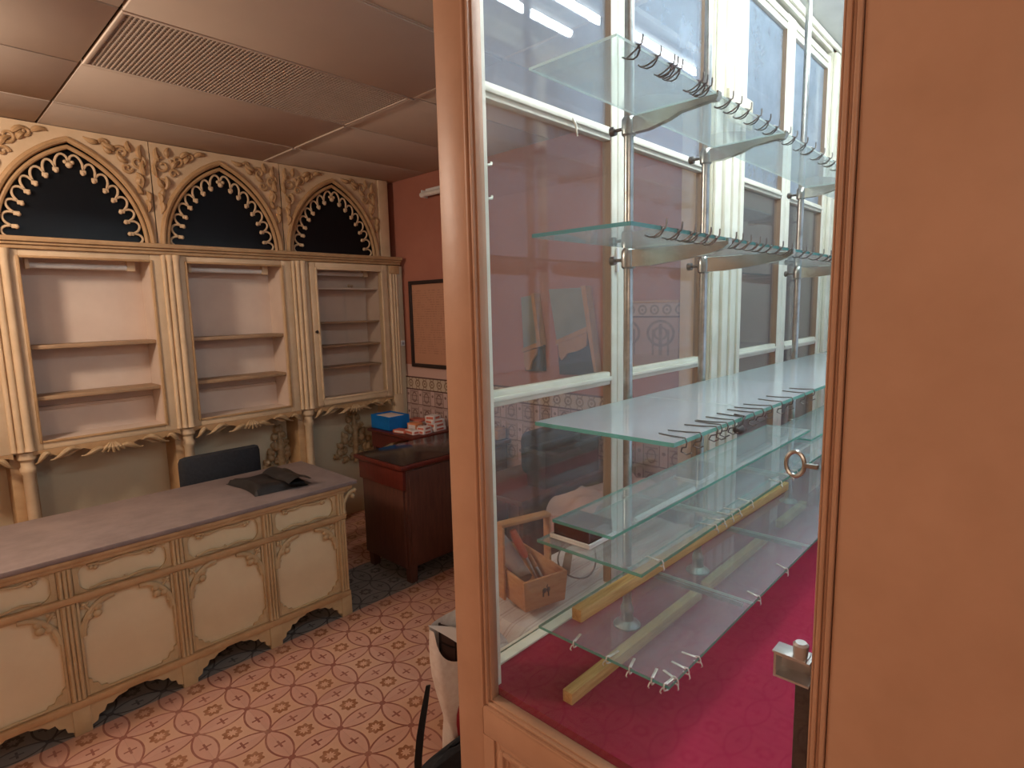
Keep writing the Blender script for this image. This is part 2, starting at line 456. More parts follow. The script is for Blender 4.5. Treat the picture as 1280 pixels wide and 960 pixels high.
struct('wall_back', MB().box(-2.4, WX + .1, WY, WY + .1, 0, CZ + .1), 'greenish')
struct('wall_right', MB().box(WX, WX + .1, 1.45, WY, 0, CZ + .1), 'pink')
struct('wall_recess', MB().box(WX + .1, 4.6, 1.45, 1.55, 0, 2.9).box(4.6, 4.7, -.2, 1.55, 0, 2.9), 'wall_dark')
struct('wall_left', MB().box(-2.5, -2.4, -1.6, WY + .1, 0, CZ + .1), 'wall_plain')
struct('wall_front', MB().box(-2.4, .70, -1.7, -1.6, 0, CZ + .1), 'wall_plain')
struct('trim_1', MB().box(WX - .012, WX, 1.452, 3.90, 0, 1.107), 'wainscot')
struct('trim_2', MB().box(WX - .05, WX + .1, 1.36, 1.449, 0, CZ, .006), 'gothic')       # cream jamb ending the pink wall

# ================================================================== GOTHIC CABINET WALL
FY = 3.88                               # cabinet fronts
BAYC = [2.36, 1.575, .79, .005, -.78]
bayname = ['glazed cabinet by the pink wall', 'open cabinet beside the glazed one', 'third cabinet from the pink wall', 'fourth cabinet from the pink wall', 'fifth cabinet from the pink wall']
led = MB()
for (dy, z0, z1) in ((.05, 2.035, 2.06), (.035, 2.02, 2.035), (.02, 2.0, 2.02)): led.box(-1.2, 2.835, FY - dy, WY, z0, z1, .004)
o = obj('cornice', led, 'gothicdark'); o['kind'] = 'structure'; o.name = 'trim_3'
# cabinets
for b, cx in enumerate(BAYC):
    rt = thing('wall_cabinet', (cx, FY, .95), ['cream wall cabinet with a glazed door and four thin shelves by the pink wall',
        'cream wall cabinet without a door, with two thick shelves, behind the office chair', 'cream open wall cabinet third from the pink wall',
        'cream open wall cabinet fourth from the pink wall', 'cream open wall cabinet fifth from the pink wall'][b], 'cabinet')
    hw = .355
    x0, x1 = cx - hw, cx + hw
    o0, o1 = (cx - .26, cx + .29) if b == 0 else (cx - .305, cx + .285)
    if b == 0: x0, x1 = 2.03, 2.72; o0, o1 = 2.105, 2.648
    fr = MB()
    fr.box(x0, o0, FY, FY + .03, .955, 2.0, .003).box(o1, x1, FY, FY + .03, .955, 2.0, .003)
    fr.box(o0, o1, FY, FY + .03, .955, .998, .003).box(o0, o1, FY, FY + .03, 1.958, 2.0, .003)
    obj('face_frame', fr, 'gothic', rt)
    ca = MB().box(o0 - .02, o1 + .02, WY - .03, WY - .01, .97, 2.0).box(o0 - .02, o0, FY + .03, WY - .03, .97, 2.0).box(o1, o1 + .02, FY + .03, WY - .03, .97, 2.0)
    ca.box(o0 - .02, o1 + .02, FY + .03, WY - .01, .975, .995).box(o0 - .02, o1 + .02, FY + .03, WY - .01, 1.975, 1.998)
    obj('carcass', ca, 'interior', rt)
    mo = MB()
    def frame4(m, a0, a1, z0, z1, w, yf, yb, ch=.004):
        m.box(a0, a0 + w, yf, yb, z0, z1, ch).box(a1 - w, a1, yf, yb, z0, z1, ch).box(a0 + w, a1 - w, yf, yb, z0, z0 + w, ch).box(a0 + w, a1 - w, yf, yb, z1 - w, z1, ch)
    if b == 0:
        d = MB(); frame4(d, o0 - .05, o1 + .05, .968, 1.995, .045, FY - .022, FY - .001)
        frame4(d, o0 - .012, o1 + .012, 1.006, 1.957, .014, FY - .030, FY - .008)
        dr = obj('door', d, 'gothic', rt)
        obj('glass_pane', MB().box(o0 - .004, o1 + .004, FY - .012, FY - .009, 1.012, 1.951), 'roomglass', dr)
        obj('knob', MB().tube([(2.072, FY - .022, 1.505), (2.072, FY - .03, 1.505), (2.072, FY - .042, 1.505)], [.006, .006, .012], 10), 'iron', dr)
        for z in (1.816, 1.566, 1.393, 1.231):
            obj('shelf', MB().box(o0 + .001, o1 - .001, FY + .035, WY - .035, z - .008, z + .004, .002), 'shelfwood' if z < 1.8 else 'interior', rt)
        obj('shelf_clip', MB().ball((2.40, FY + .045, 1.835), .012).ball((2.425, FY + .045, 1.832), .01), 'shelfwood', rt)
    else:
        frame4(mo, o0 - .012, o1 + .012, .988, 1.968, .013, FY - .008, FY + .004); obj('moulding', mo, 'gothicdark', rt)
        for z in (1.497, 1.225):
            obj('shelf', MB().box(o0 + .001, o1 - .001, FY + .033, WY - .035, z - .014, z + .008, .003), 'shelfwood', rt)
        if b < 3: obj('back_rail', MB().box(o0 + .01, o1 - .01, WY - .05, WY - .03, 1.14, 1.16, .004), 'interior', rt)
    tl = MB().tube([(o0 + .05, FY + .09, 1.925), (o1 - .10, FY + .09, 1.925)], .016, 12)
    lt = obj('lamp_tube', tl, 'tubeoff', rt)
    obj('lamp_holder', MB().box(o1 - .0995, o1 - .06, FY + .07, FY + .11, 1.905, 1.9745, .004), 'gothic', rt)
    obj('lamp_holder', MB().box(o0 + .03, o0 + .0495, FY + .07, FY + .11, 1.905, 1.9745, .004), 'gothic', rt)
    # scalloped carved apron
    pts = [(x0, .955)]
    n = 48
    for i in range(n + 1):
        t = i / n; x = x0 + (x1 - x0) * t
        w = abs(t - .5) * 2
        z = .925 - .05 * max(0, 1 - w * 7) + .012 * sin(t * pi * 9) - .022 * (abs(w - .55) < .18) * cos((w - .55) / .18 * pi / 2)
        pts.append((x, z))
    pts.append((x1, .955))
    ap = MB()
    m = len(pts) - 2
    for i in range(1, m):
        (xa, za), (xb, zb) = pts[i], pts[i + 1]
        ap.add([(xa, FY - .004, za), (xb, FY - .004, zb), (xb, FY - .004, .956), (xa, FY - .004, .956), (xa, FY + .02, za), (xb, FY + .02, zb), (xb, FY + .02, .956), (xa, FY + .02, .956)],
               [(0, 1, 2, 3), (5, 4, 7, 6), (0, 4, 5, 1)])
    apo = obj('apron', ap, 'gothicdark', rt)
    le = MB()
    for sgn in (-1, 1):
        for (t0, t1, dz) in ((.06, .42, 0), (.42, .80, .004), (.78, .98, -.004)):
            P = []
            for i in range(9):
                t = t0 + (t1 - t0) * i / 8; k = i / 8
                P.append((cx + sgn * t * (x1 - x0) / 2, FY - .012 - .010 * sin(k * pi), .915 + .024 * sin(k * pi * 1.4 + .4) + dz - .03 * (1 - k) * (t0 < .1)))
            le.tube(P, [.004 + .011 * sin(pi * min(1, i / 7)) for i in range(9)], 8)
    for k in range(5):
        a = -.9 + k * .45
        le.tube([(cx + .012 * a, FY - .012, .94), (cx + .04 * a, FY - .024, .915), (cx + .06 * a, FY - .022, .885 + .012 * abs(a))], [.006, .012, .006], 7)
    obj('carved_leaf', le, 'carved', rt)
# clustered columns with base rings
COLX = [1.985, 1.185, .405, -.375, -1.155]
for b, x in enumerate(COLX):
    rt = thing('gothic_column', (x, FY - .02, 0), ['orange-lit cream clustered column between the glazed cabinet and the open cabinet', 'cream clustered column second from the pink wall',
        'cream clustered column third from the pink wall', 'cream clustered column fourth from the pink wall', 'cream clustered column fifth from the pink wall'][b], 'column')
    m = MB().box(x - .052, x + .045, FY + .0, FY + .03, .95, 1.999, .003)
    for dx, r, dy in ((-.040, .012, .0), (-.012, .015, -.012), (.022, .019, -.014)): m.lathe(x + dx, FY + dy, [(r * .6, .955), (r * 1.2, .96), (r, .985), (r, 1.965), (r * 1.3, 1.985), (r * 1.3, 1.999)], 14)
    obj('shaft', m, 'gothic', rt)
    m = MB().box(x - .06, x + .045, FY + .05, WY - .001, 0, .935, .004)
    obj('pilaster', m, 'gothicdark', rt)
    m = MB().lathe(x + .01, FY + .03, [(.03, 0), (.045, .02), (.045, .08), (.028, .11), (.027, .83), (.036, .845), (.036, .865), (.030, .875), (.030, .90), (.042, .915), (.042, .95)], 16)
    obj('base_shaft', m, 'gothic', rt)
# end pilaster at the pink wall
rt = thing('corner_pilaster', (2.77, FY, 0), 'narrow cream pilaster from floor to ceiling where the cabinets meet the pink wall', 'pilaster')
obj('shaft', MB().box(2.722, 2.81, FY - .012, WY - .001, .0, 1.995, .004).box(2.722, 2.81, FY + .07, WY - .001, 2.062, CZ - .004, .004), 'gothic', rt)
m = MB()
for dx in (.018, .045, .068): m.lathe(2.722 + dx, FY - .012, [(.008, .97), (.011, .99), (.010, 1.96), (.012, 1.99)], 10)
obj('reeding', m, 'gothic', rt)
obj('side_board', MB().box(2.8115, 2.875, FY + .02, WY - .001, 0, 1.995, .003), 'greenish', rt)
obj('capital', MB().box(2.725, 2.815, FY - .03, FY - .013, 1.93, 1.995, .006), 'gothicdark', rt)
rt = thing('light_switch', (2.822, FY + .019, 1.375), 'small grey surface switch box on the corner pilaster', 'switch')
obj('housing', MB().box(2.815, 2.855, FY - .006, FY + .0195, 1.355, 1.40, .004), 'white', rt)
obj('rocker', MB().box(2.826, 2.844, FY - .010, FY - .0065, 1.366, 1.388, .002), 'tubecap', rt)

# arches
AY = 3.965
def gothic_arch(cx, a, z0, h, n=26):
    """points of a pointed arch outline from left base over the apex to right base, by halves"""
    R = (a * a + h * h) / (2 * a); k = R - a
    t1 = math.acos(k / R)
    L = [(cx + k - R * cos(t1 * i / n), z0 + R * sin(t1 * i / n)) for i in range(n + 1)]
    Rr = [(2 * cx - x, z) for x, z in L]
    return L, Rr
def scroll(cx, cz, r0, turns, a0, dirn, y, mb, w=.006, n=18):
    P = []
    for i in range(n):
        t = i / (n - 1); a = a0 + dirn * turns * 2 * pi * t; r = r0 * (1 - .82 * t)
        P.append((cx + r * cos(a), y - .004 - .004 * t, cz + r * sin(a)))
    mb.tube(P, [w * (1.1 - .5 * i / n) for i in range(n)], 7)
def leafs(cx, cz, dx, dz, y, mb, w=.010):
    L = sqrt(dx * dx + dz * dz); nx, nz = -dz / L, dx / L
    P = [(cx + dx * t + nx * .18 * L * sin(t * pi), y - .003 - .009 * sin(t * pi), cz + dz * t + nz * .18 * L * sin(t * pi)) for t in (0, .2, .4, .6, .8, 1)]
    mb.tube(P, [w * .3, w * .9, w, w * .8, w * .5, w * .15], 7)
for b, cx in enumerate(BAYC[:4]):
    cx = cx - .03 if b == 0 else cx - .03
    rt = thing('arch_panel', (cx, AY, 2.06), ['pointed gothic arch panel with dark glass next to the pink wall', 'pointed gothic arch panel with dark glass above the open cabinet, second from the pink wall',
        'pointed gothic arch panel with dark glass third from the pink wall', 'pointed gothic arch panel with dark glass fourth from the pink wall'][b], 'panel')
    a, h = .365, .535
    z0 = 2.062; zt = CZ - .004
    L, Rr = gothic_arch(cx, a, z0, h)
    xl, xr = cx - .392, cx + .388
    m = MB()
    for (S, xe) in ((L, xl), (Rr, xr)):
        for i in range(len(S) - 1):
            (xa, za), (xb, zb) = S[i], S[i + 1]
            m.add([(xe, AY, za), (xa, AY, za), (xb, AY, zb), (xe, AY, zb), (xa, AY + .03, za), (xb, AY + .03, zb)], [(0, 1, 2, 3), (1, 4, 5, 2)])
    m.box(xl, xr, AY, AY + .02, z0 + h - .0005, zt)
    obj('spandrel', m, 'gothic', rt)
    m = MB()
    pth = [(x, AY - .006, z) for x, z in L] + [(x, AY - .006, z) for x, z in Rr[::-1][1:]]
    m.tube(pth, .016, 8)
    L2, R2 = gothic_arch(cx, a - .028, z0, h - .038)
    m.tube([(x, AY + .004, z) for x, z in L2] + [(x, AY + .004, z) for x, z in R2[::-1][1:]], .012, 8)
    obj('arch_moulding', m, 'gothicdark', rt)
    # cusped tracery
    m = MB()
    L3, R3 = gothic_arch(cx, a - .045, z0, h - .06, 60)
    L4, R4 = gothic_arch(cx, a - .092, z0, h - .12, 60)
    for A, B in ((L3, L4), (R3, R4)):
        K = 8
        for k in range(K):
            i0, i1 = int(60 * k / K), int(60 * (k + 1) / K)
            p0, p1 = Vector((A[i0][0], 0, A[i0][1])), Vector((A[i1][0], 0, A[i1][1]))
            q0, q1 = Vector((B[i0][0], 0, B[i0][1])), Vector((B[i1][0], 0, B[i1][1]))
            P = []
            for s in range(9):                # a lobe hanging from the arch between two cusps
                t = s / 8; base = q0.lerp(q1, t); outp = p0.lerp(p1, t)
                w = sin(t * pi) ** .6
                P.append((*(base.lerp(outp, .1 + .9 * w)),))
            m.tube([(p[0], AY + .014, p[2]) for p in P], .0065, 6)
            if k > 0:
                d = (q0 - p0).normalized(); c0 = q0 + d * .008
                m.box(c0.x - .014, c0.x + .014, AY + .006, AY + .020, c0.z - .011, c0.z + .011, .004, R=None)
                m.ball((c0.x + d.x * .008, AY + .012, c0.z + d.z * .008), .012, seg=8, rings=5)
    ap = L4[-1]; m.ball((cx, AY + .012, ap[1] - .012), .017, seg=8, rings=5).ball((cx - .016, AY + .012, ap[1] + .004), .011, seg=8, rings=5).ball((cx + .016, AY + .012, ap[1] + .004), .011, seg=8, rings=5)
    obj('tracery', m, 'gothic', rt)
    obj('glass_pane', MB().box(xl + .01, xr - .01, AY + .032, AY + .038, z0, zt), 'blackglass', rt)
    # carved scrolls in the two upper corners
    for s in (-1, 1):
        m = MB(); ex = xl if s < 0 else xr
        def q(x): return ex - s * (x + .014)
        for (u, zc, r, tn, a0) in ((.048, 2.53, .046, 1.2, pi / 2), (.13, 2.57, .038, 1.3, pi), (.035, 2.43, .030, 1.1, -pi / 2), (.205, 2.605, .024, 1.2, pi), (.105, 2.49, .028, 1.1, 0)):
            scroll(q(u), zc, r, tn, a0, -s, AY, m, .0095)
        for (u, zc, du, dz) in ((.015, 2.37, .0, -.07), (.022, 2.32, -.004, -.07), (.06, 2.47, -.02, -.09), (.15, 2.59, .07, .03), (.08, 2.58, .01, .06), (.23, 2.61, .07, .015), (.03, 2.55, -.006, .08), (.015, 2.46, .0, .09), (.05, 2.40, -.03, .06), (.10, 2.52, .05, .05), (.035, 2.35, .02, .05), (.17, 2.56, .04, .035)):
            leafs(q(u), zc, -s * du, dz, AY, m, .016)
        obj('carved_scroll', m, 'gothicdark', rt)
# carved relief on the wall below
def foliage(name, cx, zb, w, h, label):
    rt = MB(); y = WY
    for s in (-1, 1):
        for (u, t, r, tn, a0) in ((.18, .30, .16, 1.2, pi / 2), (.52, .16, .13, 1.2, pi / 2), (.28, .62, .11, 1.1, 0), (.75, .06, .08, 1.0, pi / 2)):
            P = []
            for i in range(16):
                k = i / 15; a = a0 + s * tn * 2 * pi * k; rr = r * (1 - .8 * k) * w
                P.append((cx + s * u * w + rr * cos(a), y - .012 - .008 * k, zb + t * h + rr * sin(a)))
            rt.tube(P, [.018 * (1.05 - .5 * i / 15) for i in range(16)], 7)
        for (u, t, du, dt) in ((.08, .5, .10, .2), (.3, .42, .22, .14), (.55, .28, .24, .06), (.8, .12, .2, -.06), (.15, .75, .12, .1), (.05, .86, .05, .16), (.4, .05, .2, -.12), (.35, .3, .1, .2), (.6, .1, .14, .14), (.12, .1, .1, -.15)):
            leafs(cx + s * u * w, zb + t * h, s * du * w, dt * h, y - .006, rt, .030)
    rt.tube([(cx, y - .02, zb - .04), (cx, y - .026, zb + .5 * h), (cx, y - .012, zb + h)], [.02, .026, .006], 8)
    o = obj(name, rt, 'carved', org=(cx, y, zb)); tag(o, label, 'carving')
foliage('carved_ornament', 2.48, .47, .20, .40, 'pyramid-shaped carved acanthus ornament on the wall behind the brown desk')
foliage('carved_ornament', 1.86, .47, .16, .36, 'carved acanthus ornament on the wall just right of the office chair back')

# ================================================================== CREAM GOTHIC DESK
D0, D1, DY0, DY1 = -.045, 1.535, 2.725, 3.30
desk = thing('gothic_counter', (.8, 3.0, 0), 'cream gothic counter with tracery panels and a grey stone top, at the left', 'counter')
obj('stone_top', MB().box(D0 - .07, 1.63, 2.695, DY1 + .02, .724, .746, .005), 'stone', desk)
obj('top_moulding', MB().box(D0 - .04, 1.60, 2.70, DY1, .705, .7235, .004).box(D0 - .02, 1.575, 2.708, DY1, .688, .7045, .004), 'gothicdark', desk)
obj('carcass', MB().box(D0 + .01, D1 - .012, DY0 + .012, DY1 - .02, .115, .6875), 'gothicpale', desk)
m = MB()
m.box(D0, 1.56, DY0 - .018, DY0 + .011, .545, .572, .005).box(D0, 1.56, DY0 - .018, DY0 + .011, .112, .142, .005)
m.box(D1 - .011, D1 + .012, DY0 + .012, DY1 - .02, .545, .572, .005).box(D1 - .011, D1 + .012, DY0 + .012, DY1 - .02, .112, .142, .005)
obj('rail', m, 'gothicdark', desk)
W = (D1 - D0) / 4
for k in range(5):
    x = D0 + W * k if k < 4 else D1
    m = MB()
    m.box(x - .025, x + .025, DY0 - .004, DY0 + .0115, .142, .545, .003).box(x - .025, x + .025, DY0 - .004, DY0 + .0115, .572, .688, .003)
    for dx in (-.015, 0, .015):
        m.lathe(x + dx, DY0 - .006, [(.008, .145), (.007, .16), (.007, .53), (.009, .543)], 10)
        m.lathe(x + dx, DY0 - .006, [(.008, .573), (.007, .58), (.007, .675), (.009, .687)], 10)
    obj('post', m, 'deskframe', desk)
    f = MB()
    f.box(x - .03, x + .03, DY0 - .012, DY0 + .04, 0, .1115, .004)
    for s in ((-1, 1) if 0 < k < 4 else ((1,) if k == 0 else (-1,))):       # scalloped bracket beside each foot
        P = [(x + s * .03, .111), (x + s * .17, .111), (x + s * .155, .100), (x + s * .125, .095), (x + s * .105, .078), (x + s * .085, .080), (x + s * .075, .058), (x + s * .055, .052), (x + s * .05, .03), (x + s * .03, .02)]
        f.prism(P, 'y', DY0 - .006, DY0 + .012)
    obj('foot', f, 'deskframe', desk)
f = MB().box(D1 - .06, D1 + .005, DY1 - .06, DY1 - .02, 0, .1115, .004); obj('foot', f, 'deskframe', desk)
f = MB().box(D0 + .0, D0 + .06, DY1 - .06, DY1 - .02, 0, .1115, .004); obj('foot', f, 'deskframe', desk)
def cusp(m, x, z, dx, dz, y, s=.016):
    """a little trefoil bud at the end of a cusp pointing along dx,dz"""
    L = sqrt(dx * dx + dz * dz); dx, dz = dx / L, dz / L
    m.ball((x + dx * s, y, z + dz * s), s * .62, seg=8, rings=5, sc=(1, .6, 1))
    for sg in (-1, 1): m.ball((x + dx * s * .35 - sg * dz * s * .8, y, z + dz * s * .35 + sg * dx * s * .8), s * .6, seg=8, rings=5, sc=(1, .6, 1))
for k in range(4):
    x0, x1 = D0 + W * k + .026, D0 + W * (k + 1) - .026
    y = DY0 + .006
    # drawer panel: quatrefoil-ended opening
    m = MB(); zc, hz = .630, .057
    m.box(x0, x0 + .018, DY0 - .002, DY0 + .011, .573, .687, .002).box(x1 - .018, x1, DY0 - .002, DY0 + .011, .573, .687, .002)
    for s, xe in ((1, x0), (-1, x1)):
        for sz in (1, -1):                         # filled corner with concave curve
            P = [(xe + s * .017, zc + sz * hz)] + [(xe + s * (.017 + .045 * (1 - sin(t))), zc + sz * (hz - .045 * (1 - cos(t)))) for t in [i * pi / 12 for i in range(7)]]
            m.prism(P, 'y', DY0 - .001, DY0 + .011)
    P = [(x0 + .05 + (x1 - x0 - .1) * i / 12, y - .004, .679 - .010 * sin(pi * (i / 12) * 2) ** 2) for i in range(13)]
    m.tube(P, .006, 6)
    m.tube([(p[0], p[1], .580 + .010 * sin(pi * (i / 12) * 2) ** 2) for i, p in enumerate(P)], .006, 6)
    xm = (x0 + x1) / 2
    for s in (-1, 1): cusp(m, xm + s * .10, .674, -s * .35, -1, y - .006, .014)
    cusp(m, xm, .584, .0, 1, y - .006, .008)
    obj('drawer_tracery', m, 'deskframe', desk)
    # door tracery: ogee branches with buds in the upper corners, small cusped corners below
    m = MB(); zt, zb2 = .543, .144
    m.box(x0, x0 + .010, DY0 - .002, DY0 + .011, zb2, zt, .002).box(x1 - .010, x1, DY0 - .002, DY0 + .011, zb2, zt, .002)
    m.box(x0 + .01, x1 - .01, DY0 - .002, DY0 + .011, zt - .010, zt, .002).box(x0 + .01, x1 - .01, DY0 - .002, DY0 + .011, zb2, zb2 + .008, .002)
    for s, xe in ((1, x0), (-1, x1)):
        P = [(xe + s * (.012 + .115 * (1 - cos(t))), y - .005, .395 + .135 * sin(t)) for t in [i * pi / 24 for i in range(13)]]
        m.tube(P, [.012] * 13, 7, flat=(1, .7, 1))
        pm = P[6]; cusp(m, pm[0], pm[2], s * .7, -.7, y - .006, .027)
        m.tube([(pm[0], pm[1], pm[2]), (pm[0] - s * .02, pm[1], pm[2] + .03)], [.006, .004], 6)
        cusp(m, pm[0] - s * .016, pm[2] + .024, -s * .6, .8, y - .006, .012)
        cusp(m, P[2][0], P[2][2], s, -.2, y - .006, .010)
        P = [(xe + s * .01, zb2 + .008), (xe + s * .075, zb2 + .008), (xe + s * .07, zb2 + .018), (xe + s * .05, zb2 + .02), (xe + s * .04, zb2 + .04), (xe + s * .024, zb2 + .045), (xe + s * .022, zb2 + .062), (xe + s * .01, zb2 + .07)]
        m.prism(P, 'y', DY0 - .001, DY0 + .011)
    obj('door_tracery', m, 'deskframe', desk)
m = MB()                                            # open scroll bracket under the overhang at the right end
P = [(D1 + .016 + .075 * (1 - cos(t)), DY0 + .0, .585 + .10 * sin(t)) for t in [i * pi / 20 for i in range(11)]]
m.tube(P, [.012, .012, .011, .010, .010, .009, .009, .010, .010, .011, .012], 8)
m.ball((D1 + .075, DY0, .655), .013).ball((D1 + .022, DY0, .575), .012).ball((D1 + .088, DY0, .683), .014)
m.tube([(D1 + .06, DY0, .672), (D1 + .085, DY0, .64)], [.008, .004], 6)
obj('scroll_bracket', m, 'deskframe', desk)
# pouch on the desk
def pouch(u, v_):
    x = 1.14 + .27 * u; y = 2.835 + .34 * v_
    e = min(1, min(u, 1 - u) * 9, min(v_, 1 - v_) * 9)
    z = .748 + .032 * sqrt(max(0, e)) + .010 * sin(u * 5 + v_ * 3) * e + .016 * max(0, u - .6) * e
    return (x + .015 * sin(v_ * 4), y - .02 * u, z)
rt = thing('leather_pouch', (1.27, 3.0, .746), 'black folded leather pouch lying on the grey stone counter top', 'pouch')
m = MB().grid(pouch, 18, 18); m.grid(lambda u, v_: (pouch(u, v_)[0], pouch(u, v_)[1], .7475), 18, 18)
obj('body', m, 'black', rt)
m = MB().grid(lambda u, v_: (1.30 + .125 * u, 2.80 + .31 * v_, .782 + .022 * sin(pi * min(1, u * 1.15)) + .004 * sin(v_ * 9)), 10, 12)
m.grid(lambda u, v_: (1.30 + .125 * u, 2.80 + .31 * v_, .776 - .02 * sin(pi * u * .5)), 10, 12)
obj('folded_flap', m, 'black', rt)
# office chair behind the desk
def office_chair(name, x, y, rot, ztop, label, w=.42, hb=.42, seat=.47):
    rt = thing(name, (x, y, 0), label, 'chair')
    def T(mb): return mb.turn(rot, x, y)
    m = MB().box(x - w / 2, x + w / 2, y + .20, y + .27, ztop - hb, ztop, .032); 
    m.v = [(a + 0, b + .05 * (1 - ((a - x) / (w / 2)) ** 2), c) for a, b, c in m.v]
    obj('backrest', T(m), 'blackcloth', rt)
    obj('seat', T(MB().box(x - .23, x + .23, y - .23, y + .22, seat - .07, seat, .03)), 'blackcloth', rt)
    obj('back_support', T(MB().box(x - .03, x + .03, y + .26, y + .285, seat - .09, ztop - hb + .12, .006).box(x - .03, x + .03, y - .05, y + .285, seat - .10, seat - .075, .006)), 'strap', rt)
    obj('gas_column', T(MB().lathe(x, y, [(.045, .07), (.045, .10), (.028, .11), (.028, .30), (.02, .31), (.02, seat - .075)], 14)), 'strap', rt)
    for k in range(5):
        a = k * 2 * pi / 5 + .3
        m = MB().tube([(x + .03 * cos(a), y + .03 * sin(a), .10), (x + .28 * cos(a), y + .28 * sin(a), .075)], [.026, .016], 8)
        lg = obj('leg', T(m), 'strap', rt)
        cx, cy = x + .28 * cos(a), y + .28 * sin(a)
        m = MB().tube([(cx - .02 * sin(a), cy + .02 * cos(a), .03), (cx + .02 * sin(a), cy - .02 * cos(a), .03)], .0295, 12); obj('castor', T(m), 'black', lg)
    return rt
office_chair('office_chair', 1.205, 3.665, pi, .878, 'black padded office chair behind the cream gothic counter', w=.44, hb=.40)

# ================================================================== BROWN DESK + SIDE TABLE
B0, B1, BY0, BY1 = 1.955, 2.84, 2.735, 3.20
rt = thing('pedestal_desk', (2.4, 2.95, 0), 'dark brown wooden pedestal desk with a black glossy top', 'desk')
obj('desk_top', MB().box(1.93, 2.864, 2.715, 3.225, .715, .742, .006), 'mahogany', rt)
obj('top_sheet', MB().box(1.945, 2.85, 2.728, 3.21, .7425, .7465, .001), 'glasstop', rt)
obj('side_apron', MB().box(B0 - .002, B0 + .02, BY0 + .0, BY1, .59, .714, .003), 'mahogany', rt)
obj('carcass', MB().box(B0 + .021, B1, BY0, BY1, .10, .714, .004), 'darkbrown', rt)
obj('side_panel', MB().box(B0 + .008, B0 + .0205, BY0 + .02, BY1 - .02, .10, .589, .002), 'darkbrown', rt)
obj('front_panel', MB().box(B0 + .04, B1 - .02, BY0 - .008, BY0 - .0005, .12, .70, .002), 'darkbrown', rt)
for x in (B0 + .035, B1 - .06):
    for y in (BY0 + .01, BY1 - .06):
        m = MB().prism([(x, 0), (x + .045, 0), (x + .05, .0995), (x - .006, .0995)], 'y', y, y + .045); obj('leg', m, 'darkbrown', rt)
rt = thing('writing_table', (2.66, 3.6, 0), 'dark red wooden side table carrying the blue box, in the corner', 'table')
obj('tabletop', MB().box(2.44, 2.86, 3.275, 3.85, .722, .744, .005), 'mahogany', rt)
m = MB()
m.prism([(3.30, .7215), (3.835, .7215), (3.835, .60), (3.72, .60), (3.60, .655), (3.47, .69)], 'x', 2.47, 2.49).box(2.49, 2.85, 3.30, 3.32, .66, .7215)
m.box(2.49, 2.85, 3.815, 3.834, .60, .7215)
obj('apron', m, 'mahogany', rt)
for x in (2.475, 2.81):
    for y in (3.305, 3.795): obj('leg', MB().prism([(x + .006, 0), (x + .03, 0), (x + .036, .659 if y < 3.5 else .5995), (x, .659 if y < 3.5 else .5995)], 'y', y, y + .036), 'darkbrown', rt)
# blue box
rt = thing('cardboard_box', (2.58, 3.75, .744), 'bright blue open card box holding papers on the dark red side table', 'box')
m = MB()
x0, x1, y0, y1, z0, z1 = 2.475, 2.66, 3.60, 3.84, .7445, .85
m.box(x0, x1, y0, y1, z0, z0 + .004).box(x0, x0 + .005, y0, y1, z0, z1).box(x1 - .005, x1, y0, y1, z0, z1).box(x0 + .005, x1 - .005, y0, y0 + .005, z0, z1).box(x0 + .005, x1 - .005, y1 - .005, y1, z0, z1)
obj('body', m, 'blue', rt)
o = obj('paper_stack', MB().box(x0 + .018, x1 - .02, y0 + .03, y1 - .03, z0 + .005, z1 - .006, .002), 'whitecard'); tag(o, 'pale papers filling the blue card box', 'papers')
for (x, y, z, w, d, h, rot, mat, lab) in [
    (2.515, 3.50, .7445, .07, .12, .022, .2, 'redcard', 'flat red-edged packet lying against the front of the blue box'),
    (2.535, 3.40, .7445, .06, .11, .028, -.1, 'whitecard', 'white packet lying between the blue box and the table front'),
    (2.60, 3.345, .7445, .09, .08, .026, .1, 'whitecard', 'lower white carton of the short pair at the front of the side table'),
    (2.605, 3.35, .7710, .085, .07, .022, .25, 'whitecard', 'upper white carton of the short pair at the front of the side table'),
    (2.725, 3.36, .7445, .12, .09, .028, .05, 'whitecard', 'bottom white carton of the tall stack on the side table'),
    (2.728, 3.362, .7730, .115, .085, .028, .12, 'whitecard', 'second white carton from the bottom of the tall stack'),
    (2.722, 3.365, .8015, .12, .085, .026, -.04, 'whitecard', 'third white carton from the bottom of the tall stack'),
    (2.712, 3.375, .8280, .09, .08, .030, .3, 'whitecard', 'topmost pale carton of the tall stack on the side table'),
    (2.63, 3.49, .7445, .07, .10, .055, .1, 'orangecard', 'orange packet standing behind the short pair of cartons'),
    (2.76, 3.62, .7445, .10, .14, .05, .15, 'redcard', 'pinkish red carton at the back of the side table by the tiles')]:
    m = MB().box(x - w / 2, x + w / 2, y - d / 2, y + d / 2, z, z + h, .0015)
    rt = thing('carton', (x, y, z), lab, 'carton', 'small cartons on the dark side table')
    obj('body', m.turn(rot, x, y), mat, rt)
    m = MB().box(x - w / 2 - .0004, x - w / 2 + .001, y - d * .38, y + d * .38, z + h * .2, z + h * .8).box(x - w * .3, x + w * .3, y - d / 2 - .0004, y - d / 2 + .001, z + h * .25, z + h * .75)
    obj('printed_band', m.turn(rot, x, y), 'redcard' if mat == 'whitecard' else 'whitecard', rt)
